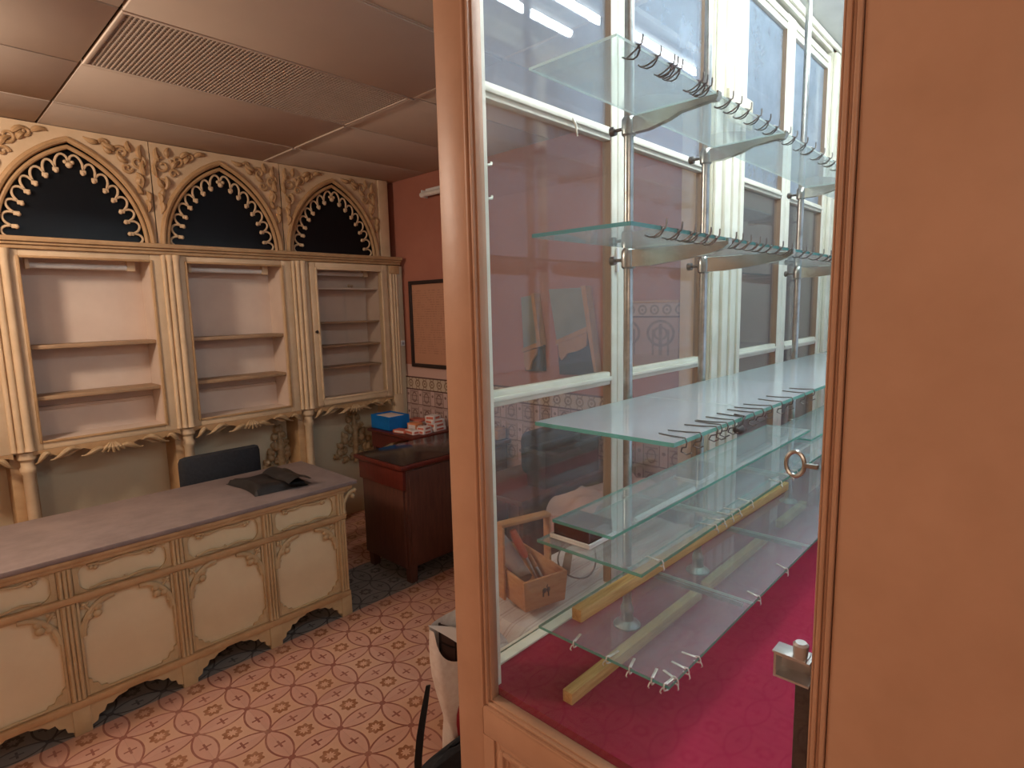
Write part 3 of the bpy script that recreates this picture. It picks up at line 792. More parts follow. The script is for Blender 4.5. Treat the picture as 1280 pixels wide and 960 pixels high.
# picture on the pink wall
rt = thing('framed_print', (WX, 3.35, 1.53), 'black-framed brownish printed sheet on the pink wall', 'picture')
m = MB(); y0, y1, z0, z1, w = 2.95, 3.80, 1.19, 1.87, .028
m.box(WX - .025, WX - .001, y0, y0 + w, z0, z1, .003).box(WX - .025, WX - .001, y1 - w, y1, z0, z1, .003).box(WX - .025, WX - .001, y0 + w, y1 - w, z0, z0 + w, .003).box(WX - .025, WX - .001, y0 + w, y1 - w, z1 - w, z1, .003)
obj('frame', m, 'iron', rt)
obj('print', MB().box(WX - .010, WX - .001, y0 + w, y1 - w, z0 + w, z1 - w), 'paper', rt)
rt = thing('wall_lamp', (WX, 3.2, 2.49), 'unlit white tube lamp high on the pink wall', 'lamp')
obj('tube', MB().tube([(WX - .045, 3.565, 2.497), (WX - .045, 3.56, 2.497), (WX - .045, 2.98, 2.497), (WX - .045, 2.975, 2.497)], [.014, .019, .019, .014], 12), 'tubeoff', rt)
obj('housing', MB().box(WX - .03, WX - .001, 3.0, 3.53, 2.512, 2.54, .004).box(WX - .06, WX - .001, 3.535, 3.545, 2.475, 2.53, .003).box(WX - .06, WX - .001, 2.99, 3.0, 2.475, 2.53, .003), 'white', rt)
# tile panel seen through the showcase
rt = thing('framed_tile_panel', (WX, 1.62, 1.5), 'panel of printed tiles with scrolled frieze on the pink wall behind the showcase', 'panel')
obj('tiles', MB().box(WX - .018, WX - .001, 1.47, 1.93, 1.31, 1.655), 'mural', rt)
obj('top_moulding', MB().box(WX - .024, WX - .001, 1.465, 1.94, 1.6555, 1.668, .002), 'chairwood', rt)
obj('bottom_moulding', MB().box(WX - .024, WX - .001, 1.465, 1.94, 1.298, 1.3095, .002), 'chairwood', rt)

# ================================================================== THINGS BEHIND THE SHOWCASE
# bench with striped cloth
rt = thing('padded_bench', (1.7, 1.2, 0), 'low bench under a white striped cloth behind the showcase', 'bench')
def bench(u, v_):
    a = u * 2 * pi
    x = 1.735 + .545 * math.copysign(abs(cos(a)) ** .4, cos(a)); y = 1.165 + .21 * math.copysign(abs(sin(a)) ** .4, sin(a))
    t = v_
    if t < .72: z = .05 + (.66 - .05) * t / .72; k = 1.0 - .02 * (1 - t / .72)
    else:
        s = (t - .72) / .28; z = .66 + .055 * sin(s * pi / 2); k = max(.001, 1 - .11 * (1 - cos(s * pi / 2)) - .885 * max(0, (s - .45) / .55) ** 1.0 * 1.0)
    k2 = 1 + .012 * sin(a * 9) * (1 - t)
    return (1.735 + (x - 1.735) * k * k2, 1.165 + (y - 1.165) * k * k2, z + .006 * sin(x * 23) * sin(y * 31) * (t > .72))
m = MB().grid(bench, 64, 24)
obj('striped_cloth', m, 'stripe', rt)
m = MB(); 
def roll(u, v_):
    a = v_ * 2 * pi; r = .085 + .012 * sin(u * 8) 
    y = .955 + .20 * u
    return (1.075 + r * cos(a) * 1.0, y, .60 + r * sin(a) * 1.3)
m.grid(roll, 16, 20); obj('cushion_end', m, 'stripe', rt)
for x in (1.28, 2.15):
    for y in (1.05, 1.28): obj('leg', MB().box(x - .02, x + .02, y - .02, y + .02, 0, .09, .004), 'darkbrown', rt)
# toolbox
ax, ay, zb = 1.222, 1.115, .728
ANG = radians(-16)
rt = thing('wooden_toolbox', (ax, ay, zb), 'open wooden carrier box with a bridge handle and tools, on the striped bench', 'toolbox')
def TB(mb): mb.v = [(x + ax, y + ay, z + zb) for x, y, z in mb.v]; return mb.turn(ANG, ax, ay)
wd, ln, hh = .148, .275, .098
def flare(mb):
    mb.v = [(x + (x - wd / 2) * .10 * z / hh, y + (y - ln / 2) * .04 * z / hh, z) for x, y, z in mb.v]; return mb
obj('bottom_board', TB(MB().box(.008, wd - .008, .008, ln - .008, 0, .008)), 'boxwood', rt)
obj('end_board', TB(flare(MB().box(0, wd, 0, .0095, 0, hh, .002))), 'boxwood', rt)
obj('end_board', TB(flare(MB().box(0, wd, ln - .0095, ln, 0, hh, .002))), 'boxwood', rt)
obj('side_board', TB(flare(MB().box(0, .0085, .010, ln - .010, 0, hh, .002))), 'boxwood', rt)
obj('side_board', TB(flare(MB().box(wd - .0085, wd, .010, ln - .010, 0, hh, .002))), 'boxwood', rt)
ym = ln * .42
obj('handle_upright', TB(MB().box(-.018, -.0095, ym - .018, ym + .018, .0, .238, .003)), 'boxwood', rt)
obj('handle_upright', TB(MB().box(wd + .0095, wd + .018, ym - .018, ym + .018, .0, .238, .003)), 'boxwood', rt)
obj('handle_bar', TB(MB().box(-.020, wd + .020, ym - .020, ym + .020, .2385, .252, .005)), 'boxwood', rt)
m = MB().ball((.068, -.0044, .055), .008, sc=(1, .25, 1.1)).ball((.082, -.0044, .055), .007, sc=(1, .25, 1.2)).box(.062, .066, -.0045, -.002, .035, .052).box(.081, .085, -.0045, -.002, .033, .052).tube([(.076, -.0044, .063), (.08, -.0044, .072)], .0015, 5)
obj('stamped_mark', TB(m), 'iron', rt)
def tool(name, lab, cat, pts, rs, mat, pts2=None, r2=None, mat2=None, pname='shaft'):
    q = TB(MB().tube(pts, rs, 10)); rt2 = thing(name, (ax, ay, zb + .05), lab, cat); obj('handle' if pts2 else 'body', q, mat, rt2)
    if pts2: obj(pname, TB(MB().tube(pts2, r2, 8)), mat2, rt2)
tool('screwdriver', 'orange-handled screwdriver standing in the wooden carrier box', 'tool', [(.02, .10, .225), (.028, .095, .20), (.05, .08, .145), (.055, .077, .135)], [.010, .014, .012, .006], 'orangeplastic',
     [(.055, .077, .135), (.095, .045, .02)], [.0045, .0045], 'chrome')
tool('metal_file', 'flat steel file leaning in the wooden carrier box', 'tool', [(.07, .085, .14), (.085, .07, .10)], [.006, .007], 'chairwood', [(.085, .07, .10), (.12, .03, .012)], [.005, .005], 'chrome', 'blade')
tool('grey_tube', 'thick grey tube lying across the left side of the wooden carrier box', 'tube', [(.015, .36, .215), (.050, .22, .125), (.062, .10, .05)], [.028, .030, .028], 'greypipe')
# cable with a brown disc
rt = thing('cable_reel', (1.50, 1.175, .735), 'small brown disc with a loop of cable on the striped bench beside the carrier box', 'reel')
m = MB().tube([(1.496, 1.183, .772), (1.502, 1.173, .770), (1.510, 1.161, .768)], [.036, .038, .036], 18); obj('disc', m, 'brownedge', rt)
m = MB().tube([(1.525 + .085 * sin(a) * (1 + .2 * cos(a)), 1.16 + .05 * cos(a) - .02, .79 + .045 * sin(a * 1 + 1.2)) for a in [i * 2 * pi / 26 for i in range(26)]], .003, 6, closed=True); obj('cable', m, 'steel', rt)
# dark desk with crate and bag
rt = thing('dark_table', (2.4, 1.98, 0), 'near-black wooden table behind the striped bench, seen through the showcase glass', 'table')
obj('tabletop', MB().box(1.93, 2.80, 1.77, 2.22, .715, .744, .005), 'darkbrown', rt)
obj('front_panel', MB().box(1.97, 2.77, 1.80, 1.82, .15, .7145), 'darkbrown', rt)
for x in (1.96, 2.74):
    for y in (1.79, 2.17): obj('leg', MB().box(x, x + .035, y, y + .03, 0, .7145, .003), 'darkbrown', rt)
rt = thing('storage_crate', (2.38, 1.86, .744), 'black open-topped plastic crate on the near-black table', 'crate')
m = MB(); x0, x1, y0, y1, z0, z1 = 2.14, 2.60, 1.80, 1.925, .7445, .935
m.box(x0, x1, y0, y1, z0, z0 + .006).box(x0, x0 + .008, y0, y1, z0, z1, .002).box(x1 - .008, x1, y0, y1, z0, z1, .002).box(x0 + .008, x1 - .008, y0, y0 + .008, z0, z1, .002).box(x0 + .008, x1 - .008, y1 - .008, y1, z0, z1, .002)
obj('body', m, 'black', rt)
m = MB().box(x0 - .010, x1 + .010, y0 - .010, y0 - .0005, z1 - .018, z1 + .004, .003).box(x0 - .010, x1 + .010, y1 + .0005, y1 + .010, z1 - .018, z1 + .004, .003).box(x0 - .010, x0 - .0005, y0, y1, z1 - .018, z1 + .004, .003).box(x1 + .0005, x1 + .010, y0, y1, z1 - .018, z1 + .004, .003)
obj('rim', m, 'teal', rt)
rt = thing('black_bag', (2.5, 2.02, .744), 'rounded black padded bag standing behind the open crate', 'bag')
obj('body', MB().box(2.24, 2.76, 1.95, 2.08, .7445, .99, .05), 'blackcloth', rt)
obj('top_handle', MB().tube([(2.42, 2.015, .985), (2.43, 2.015, 1.01), (2.57, 2.015, 1.01), (2.58, 2.015, .985)], .009, 8), 'strap', rt)
# pink cloth draped on a stool
rt = thing('draped_stool', (2.42, 1.55, 0), 'stool under a crumpled pale pink cloth in front of the near-black table', 'stool')
def drape(u, v_):
    x = 2.08 + .66 * u; y = 1.48 + .26 * v_
    return (x + .015 * sin(v_ * 11), y + .02 * sin(u * 14), .705 + .022 * sin(u * 17 + v_ * 4) * sin(v_ * 9 + 1) + .02 * sin(u * 6) - .05 * max(0, .15 - u) / .15)
m = MB().grid(drape, 34, 16)
def skirt(f):
    n = len(f)
    m.add([p for p in f] + [(p[0], p[1], p[2] - .09 - .03 * sin(i * .9)) for i, p in enumerate(f)], [(i, i + 1, n + i + 1, n + i) for i in range(n - 1)])
skirt([drape(i / 34, 0) for i in range(35)]); skirt([drape(i / 34, 1) for i in range(35)]); skirt([drape(0, i / 16) for i in range(17)]); skirt([drape(1, i / 16) for i in range(17)])
obj('pink_cloth', m, 'pinkcloth', rt)
obj('seat', MB().box(2.12, 2.70, 1.50, 1.72, .60, .645, .006), 'darkbrown', rt)
for x in (2.14, 2.65):
    for y in (1.51, 1.68): obj('leg', MB().box(x, x + .03, y, y + .03, 0, .5995, .003), 'darkbrown', rt)
rt = thing('wooden_block', (2.83, 2.86, .744), 'small orange wooden block on the dark desk by the tiles, seen through the glass', 'block')
obj('body', MB().box(2.76, 2.84, 2.74, 2.82, .747, .81, .004), 'boxwood', rt)
obj('lid', MB().box(2.757, 2.843, 2.737, 2.823, .8105, .822, .003), 'chairwood', rt)
# small carved frames with grey-green glass hung askew on the pink wall
def hung_frame(x, stile, rail, pane, apron, low, label):
    cy = sum(p[0] for p in pane) / len(pane); cz = sum(p[1] for p in pane) / len(pane)
    rt = thing('wall_mirror', (WX, cy, cz), label, 'mirror', 'mirrors')
    del rt['group']
    obj('stile', MB().prism(stile, 'x', x - .03, WX - .001), 'chairwood', rt)
    obj('bottom_rail', MB().prism(rail, 'x', x - .028, x - .0005), 'chairwood', rt)
    obj('glass', MB().prism(pane, 'x', x - .004, WX - .002), 'greypad', rt)
    obj('carved_apron', MB().prism(apron, 'x', x - .022, x - .006), 'chairwood', rt)
    obj('lower_panel', MB().prism(low, 'x', x - .003, WX - .002), 'teal', rt)
    return rt
hung_frame(2.85, [(2.078, 1.765), (2.045, 1.765), (2.005, 1.512), (1.968, 1.256), (1.985, 1.256), (2.035, 1.512)],
    [(2.275, 1.410), (2.275, 1.438), (2.04, 1.525), (2.035, 1.492)],
    [(2.345, 1.755), (2.05, 1.755), (2.02, 1.50), (2.28, 1.41)],
    [(2.262, 1.415), (2.255, 1.34), (2.235, 1.315), (2.21, 1.335), (2.19, 1.36), (2.14, 1.37), (2.09, 1.385), (2.045, 1.41), (2.04, 1.49)],
    [(2.28, 1.409), (2.02, 1.499), (1.985, 1.235), (2.265, 1.222)], 'right-hand wooden framed grey-green mirror with carved apron on the pink wall, seen through the showcase')
hung_frame(2.85, [(2.472, 1.73), (2.448, 1.735), (2.395, 1.405), (2.425, 1.40)],
    [(2.56, 1.352), (2.56, 1.378), (2.405, 1.428), (2.40, 1.398)],
    [(2.58, 1.71), (2.455, 1.727), (2.405, 1.41), (2.565, 1.355)],
    [(2.55, 1.352), (2.548, 1.27), (2.53, 1.235), (2.50, 1.24), (2.48, 1.30), (2.44, 1.345), (2.43, 1.385)],
    [(2.565, 1.354), (2.405, 1.409), (2.40, 1.235), (2.555, 1.227)], 'left-hand narrow wooden framed mirror on the pink wall, seen through the showcase')
# tote and black bag on the floor behind the showcase corner
rt = thing('canvas_tote', (1.25, 1.55, 0), 'open white canvas tote with red contents on the floor beside the peach post', 'bag')
def tote(u, v_):
    a = u * 2 * pi
    cx, cy = 1.345, 1.515
    ex, ey = .172 - .055 * (1 - v_), .050
    fr = max(0, -sin(a))
    x = cx + ex * math.copysign(abs(cos(a)) ** .6, cos(a)); y = cy + ey * math.copysign(abs(sin(a)) ** .6, sin(a))
    z = .53 * v_ - .13 * v_ ** 3 * fr ** .5
    x += .010 * sin(v_ * 7 + a * 2); y += .006 * sin(v_ * 9 + a * 3)
    return (x, y, max(.002, z))
m = MB().grid(tote, 48, 20)
m.grid(lambda u, v_: (1.345 + .09 * (2 * u - 1), 1.515 + .04 * (2 * v_ - 1), .004), 2, 2)
obj('body', m, 'canvas', rt)
def fold(u, v_):
    p = Vector((1.185, 1.555, .535)).lerp(Vector((1.335, 1.462, .475)), u)
    return (p.x + .012 * v_, p.y - .004 - .014 * sin(pi * u) - .012 * v_, p.z + .012 * sin(pi * u) - v_ * (.010 + .115 * u))
m = MB().grid(fold, 16, 8); m.grid(lambda u, v_: (fold(u, v_)[0] + .004, fold(u, v_)[1] + .005, fold(u, v_)[2]), 16, 8)
obj('folded_rim', m, 'white', rt)
def pocket(u, v_): return (1.235 + .10 * u, 1.548 - .055 * u, .525 - .06 * u - v_ * (.13 - .04 * u + .03 * sin(u * pi)))
m = MB().grid(pocket, 10, 8)
obj('mesh_pocket', m, 'mesh', rt)
m = MB()
for a in (0, .5, 1): m.tube([pocket(a, k / 6) for k in range(7)], .005, 6)
m.tube([pocket(k / 6, 1) for k in range(7)], .006, 6).tube([pocket(k / 6, .55) for k in range(7)], .004, 6)
obj('pocket_binding', m, 'iron', rt)
m = MB().ball((1.315, 1.462, .17), .105, sc=(.85, .22, 1.25), seg=18, rings=12)
obj('red_contents', m, 'redcloth', rt)
rt = thing('shoulder_bag', (1.2, 1.42, 0), 'black bag with an upright webbing strap in front of the white canvas tote', 'bag')
m = MB().grid(lambda u, v_: (1.145 + (.135 - .02 * v_ ** 3) * math.copysign(abs(cos(u * 2 * pi)) ** .5, cos(u * 2 * pi)) * (1 - max(0, v_ - .85) * 5.8), 1.412 + .028 * math.copysign(abs(sin(u * 2 * pi)) ** .5, sin(u * 2 * pi)) * (1 - max(0, v_ - .85) * 5.8), .001 + .155 * min(1, v_ * 1.1) + .006 * sin(u * 11) * v_), 32, 14)
obj('body', m, 'blackcloth', rt)
m = MB().tube([(1.012, 1.412, .12), (1.016, 1.412, .20), (1.030, 1.413, .28), (1.052, 1.414, .36), (1.072, 1.415, .43)], [.014, .016, .016, .014, .010], 8, flat=(1, .35, 1)); obj('strap', m, 'strap', rt)

# ================================================================== SHOWCASE
FZ = .849                                # felt level
case = thing('display_case', (.77, .4, 0), 'large glazed shop display case with peach outer frame and cream inner back frame', 'display case')
obj('base', MB().box(.80, 3.95, -.05, .905, 0, .818), 'peach', case)
obj('felt_floor', MB().box(.800, 3.90, -.05, .862, .82, FZ), 'felt', case)
# peach end frame with stepped moulding round the glass
YS, YG, YR = .91, .80, .213
f = MB()
f.box(.770, .7995, .832, YS, 0, 2.90, .003)                       # outer stile
f.box(.770, .7995, -.08, .18, 0, 2.90, .003)                      # street-side post
f.box(.770, .7995, .181, .831, .748, .811, .002)                  # bottom rail
f.box(.770, .7995, .181, .831, 2.79, 2.90, .002)
f.box(.770, .7995, .181, .831, 0, .10, .002)
obj('end_frame', f, 'peach', case)
f = MB()
for (w0, w1, xf) in ((.000, .006, .767), (.0062, .011, .7725), (.0112, .017, .769), (.0172, .022, .776)):
    y0, y1 = .8315 - w0, .8315 - w1
    f.box(xf, .7985, y1, y0, .8115 + w0, 2.79 - w0, .002)
    f.box(xf, .7985, .181 + w0, .181 + w1, .8115 + w0, 2.79 - w0, .002)
    f.box(xf, .7985, .181 + w1, y1, .8115 + w0, .8115 + w1, .002)
    f.box(xf, .7985, .181 + w1, y1, 2.79 - w1, 2.79 - w0, .002)
obj('frame_moulding', f, 'peach', case)
f = MB().box(.780, .799, .23, .79, .10, .7475)
for (w0, w1, xf) in ((0, .014, .774), (.0145, .024, .770), (.0245, .034, .776)):
    f.box(xf, .7985, .800 - w1, .800 - w0, .10, .7475 - w0, .002).box(xf, .7985, .215 + w0, .215 + w1, .10, .7475 - w0, .002).box(xf, .7985, .215 + w1, .800 - w1, .7475 - w1, .7475 - w0, .002)
f.box(.770, .7985, .8005, .8315, .10, .7475).box(.770, .7985, .1805, .2145, .10, .7475)
obj('lower_panel', f, 'peach', case)
def slab(x0, x1, y0, y1, z0, z1, axis, joint=False):
    """pane with separate edge faces (material 1)"""
    m = MB(); vs = [(x, y, z) for x in (x0, x1) for y in (y0, y1) for z in (z0, z1)]
    F = {'x': [(0, 1, 3, 2), (4, 6, 7, 5)], 'y': [(0, 4, 5, 1), (2, 3, 7, 6)], 'z': [(0, 2, 6, 4), (1, 5, 7, 3)]}
    for k in 'xyz':
        if k == 'x' and axis == 'z': m.add(vs, F[k][:1], 2 if joint else 1).add(vs, F[k][1:], 2)
        else: m.add(vs, F[k], 0 if k == axis else 1)
    return m
def weld(o):
    bm = bmesh.new(); bm.from_mesh(o.data); bmesh.ops.remove_doubles(bm, verts=bm.verts[:], dist=1e-6)
    bmesh.ops.recalc_face_normals(bm, faces=bm.faces[:]); bm.to_mesh(o.data); bm.free()
    o.data.polygons.foreach_set('use_smooth', [False] * len(o.data.polygons)); return o
weld(obj('end_pane', slab(.786, .790, .188, .822, .825, 2.78, 'x'), ['endglass', 'glassedge'], case))
# cream back frame: posts
PY0, PY1 = .868, .899
f = MB()
f.box(1.897, 2.128, .862, PY1, FZ - .02, 2.84)
for (a, b, d) in ((1.90, 1.952, .010), (1.955, 1.967, .020), (1.970, 2.022, .012), (2.026, 2.040, .018), (2.0405, 2.092, .010), (2.095, 2.125, .016)):
    f.box(a, b, .8615 - d, .8615, FZ + .001, 2.80, .004)
obj('jamb', f, 'cream', case)
obj('jamb_plate', MB().box(1.915, 2.11, .818, .8305, 2.235, 2.33, .003), 'creamdirty', case)
f = MB().box(3.165, 3.36, .862, PY1, FZ - .02, 2.84)
for (a, b, d) in ((3.17, 3.22, .018), (3.225, 3.24, .03), (3.25, 3.29, .014), (3.30, 3.355, .024)): f.box(a, b, .8615 - d, .8615, FZ + .001, 2.80, .004)
obj('jamb', f, 'cream', case)
obj('back_sill', MB().box(.80, 3.90, .8625, PY1, .80, .8495).box(.802, 3.90, .859, PY1, .8496, .8555, .0015), 'cream', case)
f = MB().box(.80, 3.90, .862, PY1, 2.80, 2.86, .004).box(.80, 3.90, .85, .8615, 2.815, 2.838, .004); obj('header', f, 'cream', case)
obj('corner_board', MB().box(.801, .8115, .815, .866, FZ + .001, 2.80), 'cream', case)
# glazed doors
bays = [(.812, 1.344, .848, 1.316), (1.346, 1.895, 1.376, 1.850), (2.130, 2.618, 2.134, 2.570), (2.620, 3.163, 2.670, 3.125), (3.362, 3.90, 3.40, 3.86)]
for k, (a, b, g0, g1) in enumerate(bays):
    f = MB()
    f.box(a, g0, PY0, PY1 - .003, .857, 2.782, .004).box(g1, b, PY0, PY1 - .003, .857, 2.782, .004)
    for (z0, z1) in ((.866, .8665), (1.436, 1.471), (2.067, 2.101), (2.722, 2.782)):
        if z1 - z0 < .002: continue
        f.box(g0, g1, PY0 + .003, PY1 - .004, z0, z1, .004)
        zm = (z0 + z1) / 2
        f.box(g0, g1, PY0 - .004, PY0 + .0025, zm - .006, zm + .006, .003)
    d = obj('back_door', f, 'cream', case)
    e = MB()
    e.box(g0 - .0005, g0 + .0025, PY0 + .002, PY1 - .004, .867, 2.722).box(g1 - .0025, g1 + .0005, PY0 + .002, PY1 - .004, .867, 2.722)
    obj('rebate', e, 'brownedge', d)
    for (z0, z1) in ((.8575, 1.436), (1.471, 2.067), (2.101, 2.722)):
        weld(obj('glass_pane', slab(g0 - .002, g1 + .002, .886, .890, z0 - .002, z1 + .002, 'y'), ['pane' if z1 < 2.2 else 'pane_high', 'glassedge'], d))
    if k == 0:
        for z in (1.865, 1.93):
            obj('hook', MB().tube([(.842, PY0 + .002, z), (.842, PY0 - .012, z), (.848, PY0 - .018, z + .001), (.857, PY0 - .018, z + .003), (.861, PY0 - .014, z + .008)], .0028, 7), 'cream', d)
        obj('splinter', MB().tube([(1.147, PY0 - .002, 2.085), (1.150, PY0 - .010, 2.07), (1.156, PY0 - .010, 2.045)], [.004, .003, .0015], 6), 'cream', d)
        obj('lock_plate', MB().box(1.330, 1.342, PY0 - .008, PY0 - .0005, 1.735, 1.80, .003), 'white', d)
obj('case_ceiling', MB().box(.80, 3.95, -.08, .91, 2.865, 2.90), 'whiteceil', case)
obj('far_end', MB().box(3.905, 3.95, -.05, .905, .82, 2.864), 'cream', case)
# street side: frame and large panes
f = MB()
for x0 in (.80, 2.175, 3.86): f.box(x0, x0 + .045, -.08, -.052, .82, 2.864, .004)
f.box(.846, 2.174, -.08, -.052, .82, .90, .004).box(2.221, 3.859, -.08, -.052, .82, .90, .004).box(.846, 2.174, -.08, -.052, 2.78, 2.864, .004).box(2.221, 3.859, -.08, -.052, 2.78, 2.864, .004)
obj('street_frame', f, 'cream', case)
for x0, x1 in ((.846, 2.174), (2.221, 3.859)): weld(obj('street_pane', slab(x0 - .003, x1 + .003, -.068, -.063, .898, 2.782, 'y'), ['pane', 'glassedge'], case))
# latch and key on the street-side post
m = MB()
y0, y1, x0, x1 = .205, .250, .776, .806
m.box(x0, x1, y0, y1, 1.172, 1.175).box(x0, x1, y0, y1, 1.140, 1.143).box(x0, x1, y1 - .003, y1, 1.143, 1.172).box(x1 - .003, x1, y0, y1 - .003, 1.143, 1.172)
m.box(x0 - .002, x1 - .004, y0 + .004, y1 + .002, 1.175, 1.178, .001)
la = obj('latch', m, 'alu', case)
obj('bolt_knob', MB().tube([(.782, .218, 1.178), (.782, .218, 1.196), (.782, .218, 1.199)], [.009, .010, .007], 12), 'alu', la)
obj('latch_plate', MB().box(.8005, .812, .181, .229, .86, 1.136, .003), 'iron', case)
kr = MB().tube([(.772, .232 + .011 * cos(a), 1.443 + .016 * sin(a)) for a in [i * 2 * pi / 20 for i in range(20)]], .0028, 8, closed=True)
kr.tube([(.772, .222, 1.443), (.772, .205, 1.443)], .0035, 8)
obj('key', kr, 'chrome', case)

# fluorescent battens on the showcase ceiling
for (xa, xb, y, lab) in ((.86, 2.164, .13, 'bright fluorescent tube on the showcase ceiling, nearest the street, left row'), (1.0, 2.176, .285, 'bright fluorescent tube on the showcase ceiling nearer the back, left row'),
                         (2.25, 3.36, .32, 'bright fluorescent tube on the showcase ceiling, right row')):
    rt = thing('fluorescent_tube', ((xa + xb) / 2, y, 2.864), lab, 'lamp')
    obj('tube', MB().tube([(xa, y, 2.825), (xb, y, 2.825)], .014, 12), 'tube', rt)
    obj('socket', MB().box(xa - .02, xa - .0005, y - .018, y + .018, 2.80, 2.8455, .004).box(xb + .0005, xb + .02, y - .018, y + .018, 2.80, 2.8455, .004), 'tubecap', rt)
    obj('batten', MB().box(xa - .02, xb + .02, y - .03, y + .03, 2.846, 2.8645, .004), 'white', rt)

# uprights with brackets
RY = .738
LV = [(2.065, .535), (1.775, .508), (1.424, .428), (1.189, .484), (1.008, .43)]   # pane underside, front edge
names = ['first chrome shelf upright, standing nearest the peach post', 'second chrome shelf upright, in front of the wide white jamb', 'third chrome shelf upright, far right', 'fourth chrome shelf upright, farthest along the case']
for k, rx in enumerate((1.188, 1.582, 2.392, 3.20)):
    rt = thing('shelf_upright', (rx, RY, FZ), names[k], 'shelf upright')
    obj('rod', MB().tube([(rx, RY, FZ + .001), (rx, RY, 2.864)], .0108, 16), 'chrome', rt)
    obj('base_flange', MB().lathe(rx, RY, [(.034, FZ + .0005), (.034, FZ + .004), (.028, FZ + .010), (.018, FZ + .016), (.0145, FZ + .03), (.0165, FZ + .038), (.0165, FZ + .046), (.0125, FZ + .055), (.012, FZ + .06)], 20), 'chrome', rt)
    for j, (z, yf) in enumerate(LV):
        if j < 2:
            top = z - .0012
            hgt = .034 if j == 0 else .038
            P = [(RY - .013, top), (RY - .013, top - hgt), (RY - .05, top - hgt), (RY - .10, top - hgt * .72), (RY - .125, top - hgt * .45), (yf + .015, top - .010), (yf - .003, top - .012), (yf - .008, top - .004), (yf - .007, top + .006), (yf - .0035, top + .006), (yf - .0035, top)]
            if j == 1: P = [(RY - .013, top), (RY - .013, top - hgt), (RY - .06, top - hgt), (RY - .12, top - hgt * .85), (yf + .03, top - .022), (yf + .002, top - .014), (yf - .009, top - .006), (yf - .009, top + .005), (yf - .0035, top + .006), (yf - .0035, top)]
            br = obj('bracket', MB().prism(P, 'x', rx - .0085, rx + .0085), 'brass', rt)
            m = MB().lathe(rx, RY, [(.0125, top - hgt - .004), (.0165, top - hgt), (.0172, top - hgt * .5), (.0165, top - .002), (.0125, top + .004)], 16)
            obj('collar', m, 'chrome', br)
            obj('thumb_screw', MB().tube([(rx, RY + .015, top - hgt * .55), (rx, RY + .034, top - hgt * .55), (rx, RY + .036, top - hgt * .55), (rx, RY + .047, top - hgt * .55), (rx, RY + .050, top - hgt * .55)], [.004, .004, .010, .011, .006], 12), 'steel', br)
        else:
            br = obj('bracket', MB().box(rx - .0025, rx + .0025, yf + .02, RY - .012, z - .010, z - .0006), 'chrome', rt)
            obj('collar', MB().lathe(rx, RY, [(.0118, z - .014), (.014, z - .012), (.014, z - .003), (.0118, z - .001)], 14), 'chrome', br)

# glass shelves
def glass(x0, x1, y0, y1, z0, z1, lab, edge='glassedge', joint=False, main='shelfglass'):
    o = weld(obj('glass_shelf', slab(x0, x1, y0, y1, z0, z1, 'z', joint), [main, edge, 'paleedge'], None, ((x0 + x1) / 2, y0, z0)))
    tag(o, lab, 'glass shelf', 'glass shelf panes in the display case')
lev = ['topmost', 'second level from the top', 'third level from the top', 'fifth level, under the white-rimmed trays', 'lowest level']
XS = [[.8245, 1.187, 1.583, 2.392, 3.2], [.8245, 1.187, 1.583, 2.392, 3.2], [.8245, 1.216, 1.63, 2.40, 3.2], [.8245, 1.19, 1.583, 2.392, 3.2], [.8245, 1.193, 1.583, 2.392, 3.2]]
pos = ['clear glass pane with a free left end', 'second clear glass pane from the left', 'third clear glass pane from the left', 'far right clear glass pane']
for j, (z, yf) in enumerate(LV):
    t = (.0045, .0068, .0072, .0062, .0058)[j]
    for i in range(4):
        glass(XS[j][i] + (.0008 if i else 0), XS[j][i + 1] - .0008, yf, .7175, z, z + t, pos[i] + ' on the ' + lev[j], ('paleedge', 'tealedge', 'glassedge', 'glassedge', 'glassedge')[j], i > 0, 'dustyglass' if j == 2 else 'shelfglass')
glass(.841, 1.985, .5545, .6915, 1.2322, 1.2380, 'narrow loose glass pane resting across the two white-rimmed trays')
glass(2.00, 3.1, .5545, .6915, 1.1965, 1.2025, 'narrow loose glass pane lying at the far right of the fifth level')
# trays, strip, battens
for (x0, x1, y0, y1, lab) in ((.846, .938, .607, .703, 'white-rimmed tray with a dark wine-red box at the left end, under the loose pane'), (1.345, 1.447, .627, .70, 'white-rimmed dark tray farther right under the loose pane')):
    rt = thing('display_tray', ((x0 + x1) / 2, (y0 + y1) / 2, 1.196), lab, 'tray')
    m = MB().box(x0, x1, y0, y1, 1.1965, 1.200, .001).box(x0, x1, y0, y0 + .004, 1.200, 1.206, .0015).box(x0, x1, y1 - .004, y1, 1.200, 1.206, .0015).box(x0, x0 + .004, y0 + .004, y1 - .004, 1.200, 1.206, .0015).box(x1 - .004, x1, y0 + .004, y1 - .004, 1.200, 1.206, .0015)
    obj('rim', m, 'white', rt)
    obj('lining_box', MB().box(x0 + .005, x1 - .005, y0 + .005, y1 - .005, 1.2003, 1.2316, .004), 'wine', rt)
o = obj('plastic_strip', MB().box(1.025, 1.30, .612, .622, 1.1965, 1.2055, .002), 'white', None, (1.16, .617, 1.1965)); tag(o, 'long white plastic strip lying on glass between the two trays', 'strip')
def batten(x0, x1, y, z, lab, w=.024, h=.026, rot=0):
    o = obj('wooden_batten', MB().box(x0, x1, y - w / 2, y + w / 2, z, z + h, .0015).turn(rot, x0, y), 'pine', None, ((x0 + x1) / 2, y, z)); tag(o, lab, 'batten')
batten(.885, 2.02, .668, 1.0155, 'long pine batten lying on the lowest glass panes near the uprights', rot=-.028)
batten(.855, 1.43, .670, FZ + .0005, 'pine batten on the red felt whose near end sticks out under the lowest glass pane', rot=-.010)
